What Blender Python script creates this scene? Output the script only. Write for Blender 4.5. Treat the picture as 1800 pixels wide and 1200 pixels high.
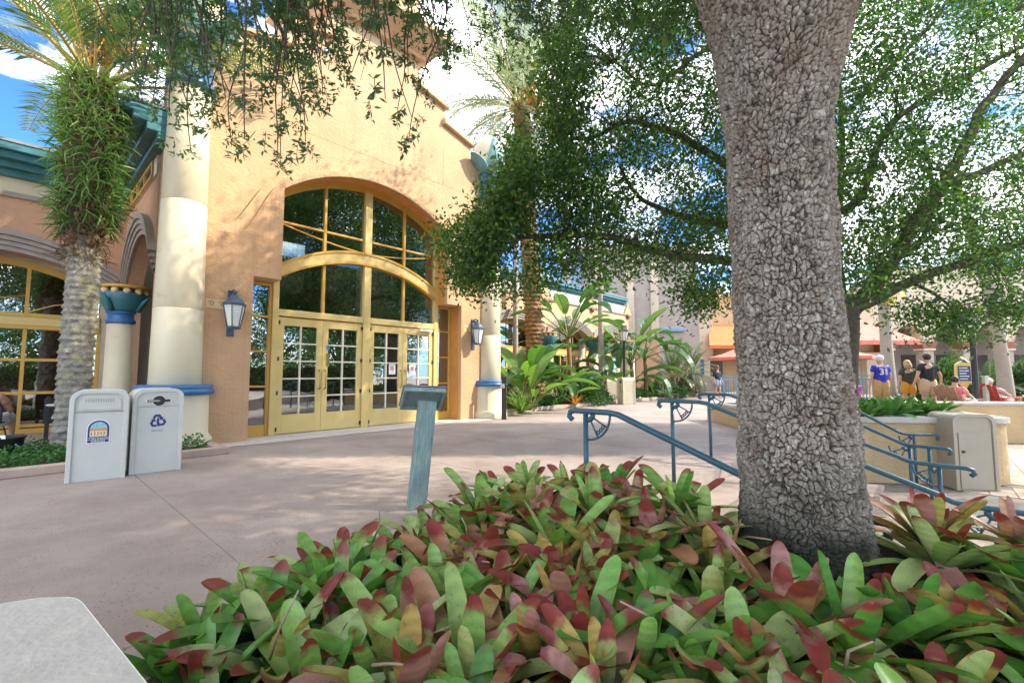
import bpy, bmesh, math, random
import numpy as np
from mathutils import Vector, Matrix, Quaternion, noise, geometry
for _o in list(bpy.data.objects): bpy.data.objects.remove(_o)
scn = bpy.context.scene; C = scn.collection
R = math.radians; PI = math.pi
# ------------------------------------------------------------------ camera
H = 1.25; FPX = 800.0; PITCH = math.atan(57 / 800)
cd = bpy.data.cameras.new('camera'); cam = bpy.data.objects.new('camera', cd); C.objects.link(cam)
cd.sensor_width = 36; cd.lens = 16.0; cd.clip_start = .05; cd.clip_end = 2000
cam.location = (0, 0, H); cam.rotation_euler = (PI / 2 + PITCH, 0, 0); scn.camera = cam
# ------------------------------------------------------------------ light
SUN_AZ = math.atan2(.02, 1); SUN_EL = R(41)
w = bpy.data.worlds.new('World'); scn.world = w; w.use_nodes = True
nt = w.node_tree; nt.nodes.clear()
def N_(t, typ, **k):
    n = t.nodes.new(typ)
    for a, b in k.items(): setattr(n, a, b)
    return n
wo = N_(nt, 'ShaderNodeOutputWorld'); wb = N_(nt, 'ShaderNodeBackground'); sk = N_(nt, 'ShaderNodeTexSky', sky_type='NISHITA')
sk.sun_disc = False; sk.sun_elevation = SUN_EL; sk.sun_rotation = PI / 2 - SUN_AZ; sk.air_density = 1.0; sk.dust_density = .15; sk.ozone_density = 3.0; sk.altitude = 900
tc = N_(nt, 'ShaderNodeTexCoord'); mp = N_(nt, 'ShaderNodeMapping'); mp.inputs['Scale'].default_value = (1.2, 1.2, 3.2); mp.inputs['Location'].default_value = (8.2, 6.3, 5.6)
cn = N_(nt, 'ShaderNodeTexNoise'); cn.inputs['Scale'].default_value = 2.1; cn.inputs['Detail'].default_value = 9; cn.inputs['Roughness'].default_value = .62
cr = N_(nt, 'ShaderNodeValToRGB'); cr.color_ramp.elements[0].position = .44; cr.color_ramp.elements[1].position = .75
mx = N_(nt, 'ShaderNodeMixRGB'); mx.inputs[2].default_value = (21, 20.4, 19.4, 1)
L = nt.links.new
L(tc.outputs['Generated'], mp.inputs[0]); L(mp.outputs[0], cn.inputs['Vector']); L(cn.outputs[0], cr.inputs[0]); L(cr.outputs[0], mx.inputs[0])
tn = N_(nt, 'ShaderNodeMixRGB', blend_type='MULTIPLY'); tn.inputs[0].default_value = 1; tn.inputs[2].default_value = (.26, .46, .68, 1); L(sk.outputs[0], tn.inputs[1]); L(tn.outputs[0], mx.inputs[1]); L(mx.outputs[0], wb.inputs[0]); L(wb.outputs[0], wo.inputs[0]); wb.inputs[1].default_value = .15
sl = bpy.data.lights.new('sun', 'SUN'); sl.energy = 2.25; sl.angle = R(.6); sl.color = (1, .91, .76)
so = bpy.data.objects.new('sun', sl); C.objects.link(so)
sdir = Vector((math.cos(SUN_EL) * math.cos(SUN_AZ), math.cos(SUN_EL) * math.sin(SUN_AZ), math.sin(SUN_EL)))
so.rotation_euler = sdir.to_track_quat('Z', 'Y').to_euler(); so.location = (20, 0, 30)
scn.view_settings.view_transform = 'Standard'; scn.view_settings.look = 'None'; scn.view_settings.exposure = 1.95; scn.view_settings.gamma = 1.0
scn.render.engine = 'CYCLES'
try:
    scn.cycles.max_bounces = 6; scn.cycles.diffuse_bounces = 3; scn.cycles.glossy_bounces = 3; scn.cycles.transmission_bounces = 4; scn.cycles.transparent_max_bounces = 8
except Exception: pass
# ------------------------------------------------------------------ projection helpers
def ray(px, py):
    a = (px - 900) / FPX; b = (600 - py) / FPX
    return Vector((a, math.cos(PITCH) - b * math.sin(PITCH), math.sin(PITCH) + b * math.cos(PITCH)))
def G(px, py, z=0.0):
    d = ray(px, py); return Vector((0, 0, H)) + d * ((z - H) / d.z)
def P(px, py, Y):
    d = ray(px, py); return Vector((0, 0, H)) + d * (Y / d.y)
PHI = R(47.5); U = Vector((math.cos(PHI), math.sin(PHI), 0)); NV = Vector((math.sin(PHI), -math.cos(PHI), 0))
O = G(430, 775)
def W(u, y, z=0): return O + U * u - NV * y + Vector((0, 0, z))
rng = np.random.default_rng(7); random.seed(7)
# ------------------------------------------------------------------ materials
MATS = {}
def M(name, col, rough=.7, var=.12, scale=4.0, bump=0.0, bscale=60.0, metal=0.0, detail=4, col2=None, stretch=None, spec=.5, trans=0.0, wear=None):
    if name in MATS: return MATS[name]
    m = bpy.data.materials.new(name); m.use_nodes = True; t = m.node_tree; b = t.nodes['Principled BSDF']; l = t.links.new
    b.inputs['Roughness'].default_value = rough; b.inputs['Metallic'].default_value = metal
    b.inputs['Specular IOR Level'].default_value = spec
    co = N_(t, 'ShaderNodeTexCoord'); src = co.outputs['Object']
    if stretch:
        mpn = N_(t, 'ShaderNodeMapping'); mpn.inputs['Scale'].default_value = stretch; l(src, mpn.inputs[0]); src = mpn.outputs[0]
    n = N_(t, 'ShaderNodeTexNoise'); n.inputs['Scale'].default_value = scale; n.inputs['Detail'].default_value = detail; n.inputs['Roughness'].default_value = .6; l(src, n.inputs['Vector'])
    r = N_(t, 'ShaderNodeValToRGB'); r.color_ramp.elements[0].position = .3; r.color_ramp.elements[1].position = .7
    c2 = col2 or tuple(min(1, c * (1 + var)) for c in col); c1 = tuple(c * (1 - var) for c in col)
    r.color_ramp.elements[0].color = (*c1, 1); r.color_ramp.elements[1].color = (*c2, 1)
    l(n.outputs[0], r.inputs[0]); out = r.outputs[0]
    if wear:
        n3 = N_(t, 'ShaderNodeTexNoise'); n3.inputs['Scale'].default_value = wear[1]; n3.inputs['Detail'].default_value = 8; n3.inputs['Roughness'].default_value = .7; l(co.outputs['Object'], n3.inputs['Vector'])
        r3 = N_(t, 'ShaderNodeValToRGB'); r3.color_ramp.elements[0].position = wear[2]; r3.color_ramp.elements[1].position = wear[2] + .12; l(n3.outputs[0], r3.inputs[0])
        m3 = N_(t, 'ShaderNodeMixRGB'); m3.inputs[2].default_value = (*wear[0], 1); l(r3.outputs[0], m3.inputs[0]); l(out, m3.inputs[1]); out = m3.outputs[0]
    l(out, b.inputs['Base Color'])
    if bump:
        n2 = N_(t, 'ShaderNodeTexNoise'); n2.inputs['Scale'].default_value = bscale; n2.inputs['Detail'].default_value = 6; l(src, n2.inputs['Vector'])
        bp = N_(t, 'ShaderNodeBump'); bp.inputs['Strength'].default_value = min(1, bump); bp.inputs['Distance'].default_value = .02; l(n2.outputs[0], bp.inputs['Height']); l(bp.outputs[0], b.inputs['Normal'])
    MATS[name] = m; return m
def leafmat(name, cols, trans=.35, rough=.45, attr='rnd', spec=.4):
    """leaf colours chosen by the per-leaf attribute, with light passing through"""
    if name in MATS: return MATS[name]
    m = bpy.data.materials.new(name); m.use_nodes = True; t = m.node_tree; b = t.nodes['Principled BSDF']; l = t.links.new
    a = N_(t, 'ShaderNodeAttribute', attribute_name=attr); r = N_(t, 'ShaderNodeValToRGB'); el = r.color_ramp.elements
    while len(el) < len(cols): el.new(.5)
    for i, c in enumerate(cols): el[i].position = i / (len(cols) - 1); el[i].color = (*c, 1)
    l(a.outputs['Fac'], r.inputs[0]); l(r.outputs[0], b.inputs['Base Color']); b.inputs['Roughness'].default_value = rough; b.inputs['Specular IOR Level'].default_value = spec
    tr = N_(t, 'ShaderNodeBsdfTranslucent'); g = N_(t, 'ShaderNodeMixRGB', blend_type='MULTIPLY'); g.inputs[0].default_value = 1; g.inputs[2].default_value = (1.5, 1.6, .7, 1)
    l(r.outputs[0], g.inputs[1]); l(g.outputs[0], tr.inputs[0]); ms = N_(t, 'ShaderNodeMixShader'); ms.inputs[0].default_value = trans
    l(b.outputs[0], ms.inputs[1]); l(tr.outputs[0], ms.inputs[2]); l(ms.outputs[0], t.nodes['Material Output'].inputs[0]); MATS[name] = m; return m
def glassmat(name, tint=(.55, .6, .58), ior=1.75):
    m = bpy.data.materials.new(name); m.use_nodes = True; t = m.node_tree; l = t.links.new; t.nodes.remove(t.nodes['Principled BSDF'])
    f = N_(t, 'ShaderNodeFresnel'); f.inputs[0].default_value = ior; gl = N_(t, 'ShaderNodeBsdfGlossy'); gl.inputs['Roughness'].default_value = .005
    gl.inputs[0].default_value = (.95, .97, 1, 1); tr = N_(t, 'ShaderNodeBsdfTransparent'); tr.inputs[0].default_value = (*tint, 1); ms = N_(t, 'ShaderNodeMixShader')
    mt = N_(t, 'ShaderNodeMath', operation='MULTIPLY_ADD'); mt.inputs[1].default_value = 1.3; mt.inputs[2].default_value = .2; mt.use_clamp = True
    co = N_(t, 'ShaderNodeTexCoord'); nn = N_(t, 'ShaderNodeTexNoise'); nn.inputs['Scale'].default_value = 1.6; bp = N_(t, 'ShaderNodeBump'); bp.inputs['Strength'].default_value = .04; bp.inputs['Distance'].default_value = .05
    l(co.outputs['Object'], nn.inputs['Vector']); l(nn.outputs[0], bp.inputs['Height']); l(bp.outputs[0], gl.inputs['Normal'])
    l(f.outputs[0], mt.inputs[0]); l(mt.outputs[0], ms.inputs[0]); l(tr.outputs[0], ms.inputs[1]); l(gl.outputs[0], ms.inputs[2]); l(ms.outputs[0], t.nodes['Material Output'].inputs[0]); return m
def stuccomat(name, col, var=.1):
    m = bpy.data.materials.new(name); m.use_nodes = True; t = m.node_tree; b = t.nodes['Principled BSDF']; l = t.links.new
    co = N_(t, 'ShaderNodeTexCoord'); n = N_(t, 'ShaderNodeTexNoise'); n.inputs['Scale'].default_value = 1.1; n.inputs['Detail'].default_value = 7; l(co.outputs['Object'], n.inputs['Vector'])
    r = N_(t, 'ShaderNodeValToRGB'); r.color_ramp.elements[0].position = .3; r.color_ramp.elements[1].position = .7
    r.color_ramp.elements[0].color = (*[c * (1 - var) for c in col], 1); r.color_ramp.elements[1].color = (*[min(1, c * (1 + var)) for c in col], 1); l(n.outputs[0], r.inputs[0])
    # faint rain streaks down the wall
    mp1 = N_(t, 'ShaderNodeMapping'); mp1.inputs['Scale'].default_value = (7, 7, .35); l(co.outputs['Object'], mp1.inputs[0])
    ns = N_(t, 'ShaderNodeTexNoise'); ns.inputs['Scale'].default_value = 1; ns.inputs['Detail'].default_value = 5; l(mp1.outputs[0], ns.inputs['Vector'])
    rs = N_(t, 'ShaderNodeValToRGB'); rs.color_ramp.elements[0].position = .52; rs.color_ramp.elements[1].position = .8; rs.color_ramp.elements[0].color = (0, 0, 0, 1); rs.color_ramp.elements[1].color = (.22, .22, .22, 1); l(ns.outputs[0], rs.inputs[0])
    ms = N_(t, 'ShaderNodeMixRGB'); ms.inputs[2].default_value = (*[c * .45 for c in col], 1); l(rs.outputs[0], ms.inputs[0]); l(r.outputs[0], ms.inputs[1]); l(ms.outputs[0], b.inputs['Base Color'])
    b.inputs['Roughness'].default_value = .85; b.inputs['Specular IOR Level'].default_value = .25
    mp2 = N_(t, 'ShaderNodeMapping'); mp2.inputs['Scale'].default_value = (1, 1, 1.8); mp2.inputs['Rotation'].default_value = (0, .5, 0); l(co.outputs['Object'], mp2.inputs[0])
    n2 = N_(t, 'ShaderNodeTexNoise'); n2.inputs['Scale'].default_value = 11; n2.inputs['Detail'].default_value = 5; n2.inputs['Roughness'].default_value = .65; l(mp2.outputs[0], n2.inputs['Vector'])
    bp = N_(t, 'ShaderNodeBump'); bp.inputs['Strength'].default_value = .55; bp.inputs['Distance'].default_value = .03; l(n2.outputs[0], bp.inputs['Height']); l(bp.outputs[0], b.inputs['Normal']); MATS[name] = m; return m
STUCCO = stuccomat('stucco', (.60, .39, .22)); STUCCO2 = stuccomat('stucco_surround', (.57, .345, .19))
WINGST = stuccomat('stucco_wing_shaded', (.52, .30, .18)); CREAMW = stuccomat('stucco_cream', (.56, .47, .33)); GREYW = stuccomat('stucco_greige', (.36, .31, .26)); TANW = stuccomat('stucco_tan', (.55, .40, .22))  # wing stucco repeats the wall stucco with the wing's shade darkened in
CREAM = M('cream_paint', (.66, .57, .39), .5, .06, 1.5, bump=.06, bscale=90, wear=((.42, .36, .26), 2.3, .62)); YEL = M('yellow_frame_paint', (.60, .345, .06), .42, .08, 3); DOORP = M('pale_yellow_door_paint', (.66, .485, .18), .4, .06, 2, wear=((.5, .38, .17), 3, .66))
ORNG = M('orange_reveal_glow', (.58, .25, .06), .5, .08); BLUE = M('blue_paint', (.035, .13, .30), .4, .15, 6, wear=((.10, .20, .30), 9, .62)); TEAL = M('teal_paint', (.045, .17, .19), .45, .18, 3, wear=((.10, .22, .22), 5, .6)); TEAL2 = M('pale_teal_paint', (.16, .34, .35), .5, .2, 4, wear=((.30, .36, .28), 6, .55))  # reveal orange paints in the reflected glow and shade inside the opening
GREYM = M('taupe_moulding', (.30, .25, .21), .7, .12, 5, bump=.1); MET = M('dark_metal', (.02, .022, .025), .45, .3, 8); BRASS = M('brass', (.45, .33, .12), .35, .2, 8, metal=1)
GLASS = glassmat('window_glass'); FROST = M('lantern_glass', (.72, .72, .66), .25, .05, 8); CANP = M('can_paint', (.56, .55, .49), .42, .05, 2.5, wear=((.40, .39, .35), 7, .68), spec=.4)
CONC = M('pale_concrete', (.50, .46, .40), .85, .1, 6, bump=.25, bscale=45); KERB = M('kerb_concrete', (.42, .31, .25), .85, .14, 5, bump=.2, bscale=50); SOIL = M('mulch', (.035, .024, .016), .95, .5, 18, bump=.8, bscale=40)
REDP = M('red_frame', (.42, .07, .03), .45, .15); WHITE = M('white_paint', (.78, .78, .76), .5, .04); NAVY = M('navy_print', (.02, .03, .16), .5, .1); WOODT = M('weathered_teal_wood', (.19, .27, .255), .8, .3, 5, bump=.5, bscale=30, stretch=(14, 14, 1.2), wear=((.36, .42, .40), 8, .6))
ORAWN = M('orange_awning_cloth', (.62, .17, .05), .8, .1, 3); PINKU = M('faded_red_canvas', (.58, .17, .12), .8, .15, 3); BROWNT = M('brown_trim', (.26, .10, .06), .7, .2, 4)
# pavement: washed aggregate concrete with pits
def pavemat():
    m = bpy.data.materials.new('salt_finish_concrete'); m.use_nodes = True; t = m.node_tree; b = t.nodes['Principled BSDF']; l = t.links.new
    g = N_(t, 'ShaderNodeNewGeometry'); src = g.outputs['Position']
    n = N_(t, 'ShaderNodeTexNoise'); n.inputs['Scale'].default_value = .9; n.inputs['Detail'].default_value = 8; n.inputs['Roughness'].default_value = .65; l(src, n.inputs['Vector'])
    r = N_(t, 'ShaderNodeValToRGB'); r.color_ramp.elements[0].position = .36; r.color_ramp.elements[1].position = .66; r.color_ramp.elements[0].color = (.245, .192, .165, 1); r.color_ramp.elements[1].color = (.36, .30, .262, 1); l(n.outputs[0], r.inputs[0])
    nf = N_(t, 'ShaderNodeTexNoise'); nf.inputs['Scale'].default_value = 140; nf.inputs['Detail'].default_value = 3; l(src, nf.inputs['Vector'])
    mm = N_(t, 'ShaderNodeMixRGB', blend_type='OVERLAY'); mm.inputs[0].default_value = .35; l(r.outputs[0], mm.inputs[1]); l(nf.outputs[0], mm.inputs[2])
    v = N_(t, 'ShaderNodeTexVoronoi'); v.inputs['Scale'].default_value = 34; v.inputs['Randomness'].default_value = 1; l(src, v.inputs['Vector'])
    n5 = N_(t, 'ShaderNodeTexNoise'); n5.inputs['Scale'].default_value = 3; l(src, n5.inputs['Vector'])
    th = N_(t, 'ShaderNodeMath', operation='MULTIPLY_ADD'); th.inputs[1].default_value = .40; th.inputs[2].default_value = -.09; l(n5.outputs[0], th.inputs[0])
    lt = N_(t, 'ShaderNodeMath', operation='SUBTRACT'); l(v.outputs['Distance'], lt.inputs[0]); l(th.outputs[0], lt.inputs[1])
    sc = N_(t, 'ShaderNodeMath', operation='MULTIPLY'); sc.inputs[1].default_value = 9; sc.use_clamp = True; l(lt.outputs[0], sc.inputs[0])
    mc = N_(t, 'ShaderNodeMixRGB'); mc.inputs[1].default_value = (.19, .15, .13, 1); l(sc.outputs[0], mc.inputs[0]); l(mm.outputs[0], mc.inputs[2]); l(mc.outputs[0], b.inputs['Base Color'])
    add = N_(t, 'ShaderNodeMath', operation='MULTIPLY_ADD'); add.inputs[1].default_value = .12; l(nf.outputs[0], add.inputs[0]); l(sc.outputs[0], add.inputs[2])
    bp = N_(t, 'ShaderNodeBump'); bp.inputs['Strength'].default_value = .6; bp.inputs['Distance'].default_value = .008; l(add.outputs[0], bp.inputs['Height']); l(bp.outputs[0], b.inputs['Normal'])
    b.inputs['Roughness'].default_value = .72; MATS['pave'] = m; return m
PAVE = pavemat()
# ------------------------------------------------------------------ mesh helpers
def tag(o, label=None, cat=None, group=None, kind=None):
    if label: o['label'] = label
    if cat: o['category'] = cat
    if group: o['group'] = group
    if kind: o['kind'] = kind
    return o
def thing(name, label, cat, loc=(0, 0, 0), rz=0.0, group=None):
    o = bpy.data.objects.new(name, None); C.objects.link(o); o.location = loc; o.rotation_euler = (0, 0, rz); o.empty_display_size = .2
    return tag(o, label, cat, group)
def link(name, me, parent=None, loc=(0, 0, 0), rot=(0, 0, 0), sc=(1, 1, 1), bevel=0):
    o = bpy.data.objects.new(name, me); C.objects.link(o); o.parent = parent; o.location = loc; o.rotation_euler = rot; o.scale = sc
    if bevel:
        b = o.modifiers.new('bevel', 'BEVEL'); b.width = bevel; b.segments = 2; b.limit_method = 'ANGLE'; b.angle_limit = R(40)
    return o
class MB:
    def __init__(s): s.v = []; s.f = []; s.sm = []
    def add(s, vs, fs, smooth=False):
        k = len(s.v); s.v += [tuple(x) for x in vs]; s.f += [tuple(i + k for i in f) for f in fs]; s.sm += [smooth] * len(fs); return s
    def box(s, x0, x1, y0, y1, z0, z1, mat=None):
        vs = [(x, y, z) for x in (x0, x1) for y in (y0, y1) for z in (z0, z1)]
        if mat is not None: vs = [mat @ Vector(v) for v in vs]
        return s.add(vs, [(0, 1, 3, 2), (4, 6, 7, 5), (0, 4, 5, 1), (2, 3, 7, 6), (0, 2, 6, 4), (1, 5, 7, 3)])
    def prism(s, poly, a, b, axis='y', mat=None, smooth=False):
        n = len(poly)
        def mk(p, t): return {'y': (p[0], t, p[1]), 'z': (p[0], p[1], t), 'x': (t, p[0], p[1])}[axis]
        vs = [mk(p, a) for p in poly] + [mk(p, b) for p in poly]
        if mat is not None: vs = [mat @ Vector(v) for v in vs]
        k = len(s.v); tri = geometry.tessellate_polygon([[Vector((p[0], p[1], 0)) for p in poly]])
        s.v += [tuple(x) for x in vs]
        for t in tri: s.f.append(tuple(k + i for i in t)); s.f.append(tuple(k + n + i for i in reversed(t))); s.sm += [False, False]
        for i in range(n):
            j = (i + 1) % n; s.f.append((k + i, k + j, k + n + j, k + n + i)); s.sm.append(smooth)
        return s
    def slab(s, us, lo, hi, y0, y1):
        """wall whose bottom lo(u) and top hi(u) follow curves; us gives the vertical cuts (repeat a value for a jump)"""
        for a, b in zip(us[:-1], us[1:]):
            if b - a < 1e-6: continue
            e = (b - a) * 1e-3; l0, l1, h0, h1 = lo(a + e), lo(b - e), hi(a + e), hi(b - e)
            vs = [(a, y0, l0), (b, y0, l1), (b, y0, h1), (a, y0, h0), (a, y1, l0), (b, y1, l1), (b, y1, h1), (a, y1, h0)]
            s.add(vs, [(0, 1, 2, 3), (5, 4, 7, 6), (4, 5, 1, 0), (3, 2, 6, 7), (4, 0, 3, 7), (1, 5, 6, 2)])
        return s
    def tube(s, pts, rad, n=8, cap=True):
        pts = [Vector(p) for p in pts]; k = len(s.v); m = len(pts)
        if not hasattr(rad, '__len__'): rad = [rad] * m
        t0 = (pts[1] - pts[0]).normalized(); ref = Vector((0, 0, 1)) if abs(t0.z) < .9 else Vector((1, 0, 0)); nx = t0.cross(ref).normalized()
        for i, p in enumerate(pts):
            t = (pts[min(i + 1, m - 1)] - pts[max(i - 1, 0)]).normalized(); nx = (nx - t * nx.dot(t)).normalized(); ny = t.cross(nx)
            for j in range(n):
                a = 2 * PI * j / n; q = p + (nx * math.cos(a) + ny * math.sin(a)) * rad[i]; s.v.append(tuple(q))
        for i in range(m - 1):
            for j in range(n):
                j2 = (j + 1) % n; s.f.append((k + i * n + j, k + i * n + j2, k + (i + 1) * n + j2, k + (i + 1) * n + j)); s.sm.append(True)
        if cap: s.f.append(tuple(k + j for j in reversed(range(n)))); s.f.append(tuple(k + (m - 1) * n + j for j in range(n))); s.sm += [False, False]
        return s
    def lathe(s, prof, n=24, c=(0, 0), sharp=False):
        k = len(s.v)
        for r, z in prof:
            for j in range(n): a = 2 * PI * j / n; s.v.append((c[0] + r * math.cos(a), c[1] + r * math.sin(a), z))
        for i in range(len(prof) - 1):
            for j in range(n):
                j2 = (j + 1) % n; s.f.append((k + i * n + j, k + i * n + j2, k + (i + 1) * n + j2, k + (i + 1) * n + j)); s.sm.append(not sharp)
        s.f.append(tuple(k + j for j in reversed(range(n)))); s.f.append(tuple(k + (len(prof) - 1) * n + j for j in range(n))); s.sm += [False, False]
        return s
    def ball(s, c, r, n=10, m=7):
        rr = r if hasattr(r, '__len__') else (r, r, r); k = len(s.v)
        for i in range(m + 1):
            t = PI * i / m
            for j in range(n): a = 2 * PI * j / n; s.v.append((c[0] + rr[0] * math.sin(t) * math.cos(a), c[1] + rr[1] * math.sin(t) * math.sin(a), c[2] + rr[2] * math.cos(t)))
        for i in range(m):
            for j in range(n):
                j2 = (j + 1) % n; s.f.append((k + i * n + j, k + (i + 1) * n + j, k + (i + 1) * n + j2, k + i * n + j2)); s.sm.append(True)
        return s
    def data(s, name, mat, autosmooth=None):
        me = bpy.data.meshes.new(name); me.from_pydata(s.v, [], s.f); me.polygons.foreach_set('use_smooth', s.sm); me.materials.append(mat); me.update(); return me
    def build(s, name, mat, parent=None, loc=(0, 0, 0), rot=(0, 0, 0), bevel=0, kind=None, label=None):
        o = link(name, s.data(name, mat), parent, loc, rot, bevel=bevel); return tag(o, label, kind=kind)
def npmesh(name, V, F, mat, attrs=None, smooth=False, parent=None, kind=None):
    me = bpy.data.meshes.new(name); V = np.asarray(V, dtype=np.float32); F = np.asarray(F, dtype=np.int32); k = F.shape[1]
    me.vertices.add(len(V)); me.vertices.foreach_set('co', V.ravel()); me.loops.add(F.size); me.loops.foreach_set('vertex_index', F.ravel())
    me.polygons.add(len(F)); me.polygons.foreach_set('loop_start', np.arange(0, F.size, k, dtype=np.int32)); me.polygons.foreach_set('loop_total', np.full(len(F), k, dtype=np.int32))
    if smooth: me.polygons.foreach_set('use_smooth', np.ones(len(F), dtype=bool))
    me.update(calc_edges=True)
    for a, d in (attrs or {}).items():
        at = me.attributes.new(a, 'FLOAT', 'POINT'); at.data.foreach_set('value', np.asarray(d, dtype=np.float32))
    me.materials.append(mat); o = link(name, me, parent); return tag(o, kind=kind)
def unit(a): return a / np.maximum(np.linalg.norm(a, axis=1, keepdims=True), 1e-9)
def leaves(cent, dirs, length, width, r=None, fold=.25):
    """one folded four-cornered leaf for each centre: base, two sides, tip"""
    n = len(cent); r = rng if r is None else r; d = unit(dirs); side = unit(np.cross(d, unit(r.normal(size=(n, 3))))); up = np.cross(side, d)
    L_ = length * r.uniform(.65, 1.25, (n, 1)); Wd = width * r.uniform(.7, 1.25, (n, 1))
    b = cent; tip = cent + d * L_; mid = cent + d * L_ * .45 + up * Wd * fold
    V = np.stack([b, mid + side * Wd * .5, tip, mid - side * Wd * .5], 1).reshape(-1, 3)
    F = np.arange(n * 4).reshape(n, 4); rv = np.repeat(r.uniform(0, 1, n), 4); return V, F, rv
def textmesh(txt, size, mat, parent, mat4, name='lettering', extrude=.001, align='CENTER', xs=1.0):
    cu = bpy.data.curves.new('t', 'FONT'); cu.body = txt; cu.size = size; cu.extrude = extrude; cu.align_x = align; cu.align_y = 'CENTER'
    o = bpy.data.objects.new('t', cu); C.objects.link(o); dg = bpy.context.evaluated_depsgraph_get(); me = bpy.data.meshes.new_from_object(o.evaluated_get(dg)); bpy.data.objects.remove(o)
    me.materials.clear(); me.materials.append(mat); me.transform(Matrix.Diagonal((xs, 1, 1, 1))); me.transform(mat4); return link(name, me, parent)
UP2Y = Matrix.Rotation(PI / 2, 4, 'X')   # text lying in XY stands up, facing -Y
# ================================================================== GROUND
ZL = -.6
ST0 = Vector((.05, 3.35, 0))                      # near end of the top step line
TOPE = ST0 + U * 6.6                              # far end, hidden behind the oak
hole = [ST0 + NV * .12, Vector((1.78, 2.42, 0)), Vector((2.5, 2.22, 0)), Vector((40, 1.6, 0)), Vector((40, 11.2, 0)), Vector((10.6, 12.6, 0)), Vector((8.75, 9.4, 0)), Vector((8.25, 7.75, 0)), Vector((5.6, 8.05, 0)), TOPE + NV * .12]
outer = [Vector((-150, -60, 0)), Vector((160, -60, 0)), Vector((160, 220, 0)), Vector((-150, 220, 0))]
tri = geometry.tessellate_polygon([outer, hole]); allp = outer + hole
g = MB().add([(p.x, p.y, -.006) for p in allp], [t for t in tri]); tag(g.build('ground', PAVE), kind='structure')
lp = MB(); lp.add([(-2, 0, ZL - .012), (60, 0, ZL - .012), (60, 16, ZL - .012), (-2, 16, ZL - .012)], [(0, 1, 2, 3)])
PAVER = M('paver', (.40, .335, .26), .85, .22, 7, bump=.25, bscale=40); lower = tag(lp.build('lower_plaza', M('sand_joint', (.26, .22, .18), .9, .2, 12)), kind='structure')
pd = MB().box(-.145, .145, -.145, .145, -.03, 0).data('paver', PAVER); pd2 = MB().box(-.145, .145, -.145, .145, -.03, 0).data('paver', M('paver_tan', (.46, .37, .26), .85, .2, 7, bump=.25, bscale=40))
cnt = 0
for i in range(-4, 22):
    for j in range(-2, 20):
        q = Vector((8.2, 7.4, 0)) + U * (j * .302) + NV * (i * .302)
        px = 900 + 800 * q.x / q.y
        if q.y < 5.5 or px < 1655 or px > 1840 or q.x < 5.6 or (q.x < 8.5 and q.y > 7.45) or q.y > 12.4 - .045 * (q.x - 10) or (q.y > 7.5 and q.x < 8.75 + (q.y - 9.4) * .6): continue
        link('paver', pd if random.random() < .55 else pd2, lower, (q.x, q.y, ZL + random.uniform(-.002, .002)), (0, 0, PHI + random.uniform(-.006, .006))); cnt += 1
# plaza slabs parallel to the facade, clipped at the stair head
def clip(poly, p0, n):
    out = []
    for a, b in zip(poly, poly[1:] + poly[:1]):
        da, db = (a - p0).dot(n), (b - p0).dot(n)
        if da <= 0: out.append(a)
        if da * db < 0: out.append(a + (b - a) * (da / (da - db)))
    return out
plz = MB().add([(-60, -20, -.03)] + [(-59, -20, -.03), (-59, -19, -.03)], [(0, 1, 2)])
plaza = bpy.data.objects.new('plaza_paving', None); C.objects.link(plaza); tag(plaza, kind='structure')
SL = 3.05
for i in range(-3, 9):
    for j in range(0, 4):
        a = -1.9 + i * SL; y0 = -.62 - (j + 1) * SL; y1 = -.62 - j * SL
        poly = [W(a + .004, y0 + .004), W(a + SL - .004, y0 + .004), W(a + SL - .004, y1 - .004), W(a + .004, y1 - .004)]
        poly = clip(poly, ST0 + NV * .11, NV)
        if len(poly) < 3: continue
        area = abs(sum(p.x * q.y - q.x * p.y for p, q in zip(poly, poly[1:] + poly[:1])) / 2)
        if area < .25: continue
        MB().prism([(p.x, p.y) for p in poly], -.0055, 0, 'z').build('slab', PAVE, plaza, bevel=.002)
# steps going down towards the right
STEP = M('step_concrete', (.32, .255, .22), .85, .14, 5, bump=.2); STEPE = M('step_nosing', (.20, .16, .14), .8, .15, 6)
st = bpy.data.objects.new('stairs', None); C.objects.link(st); tag(st, kind='structure'); st.location = ST0; st.rotation_euler = (0, 0, PHI)
for i in range(3):
    z = -.15 * (i + 1); MB().box(0, 6.6, -.12 - .5 * (i + 1) + .02, -.12 - .5 * i, -.62, z).build('step', STEP, st, bevel=.008); MB().box(0.004, 6.596, -.12 - .5 * (i + 1) - .008, -.12 - .5 * (i + 1) + .06, z - .05, z + .004).build('nosing', STEPE, st, bevel=.006)
rw = MB()
for a, b in zip(hole, hole[1:] + hole[:1]): rw.add([(a.x, a.y, ZL - .1), (b.x, b.y, ZL - .1), (b.x, b.y, -.007), (a.x, a.y, -.007)], [(0, 1, 2, 3)])
tag(rw.build('retaining_edge', STEP), kind='structure')
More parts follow.
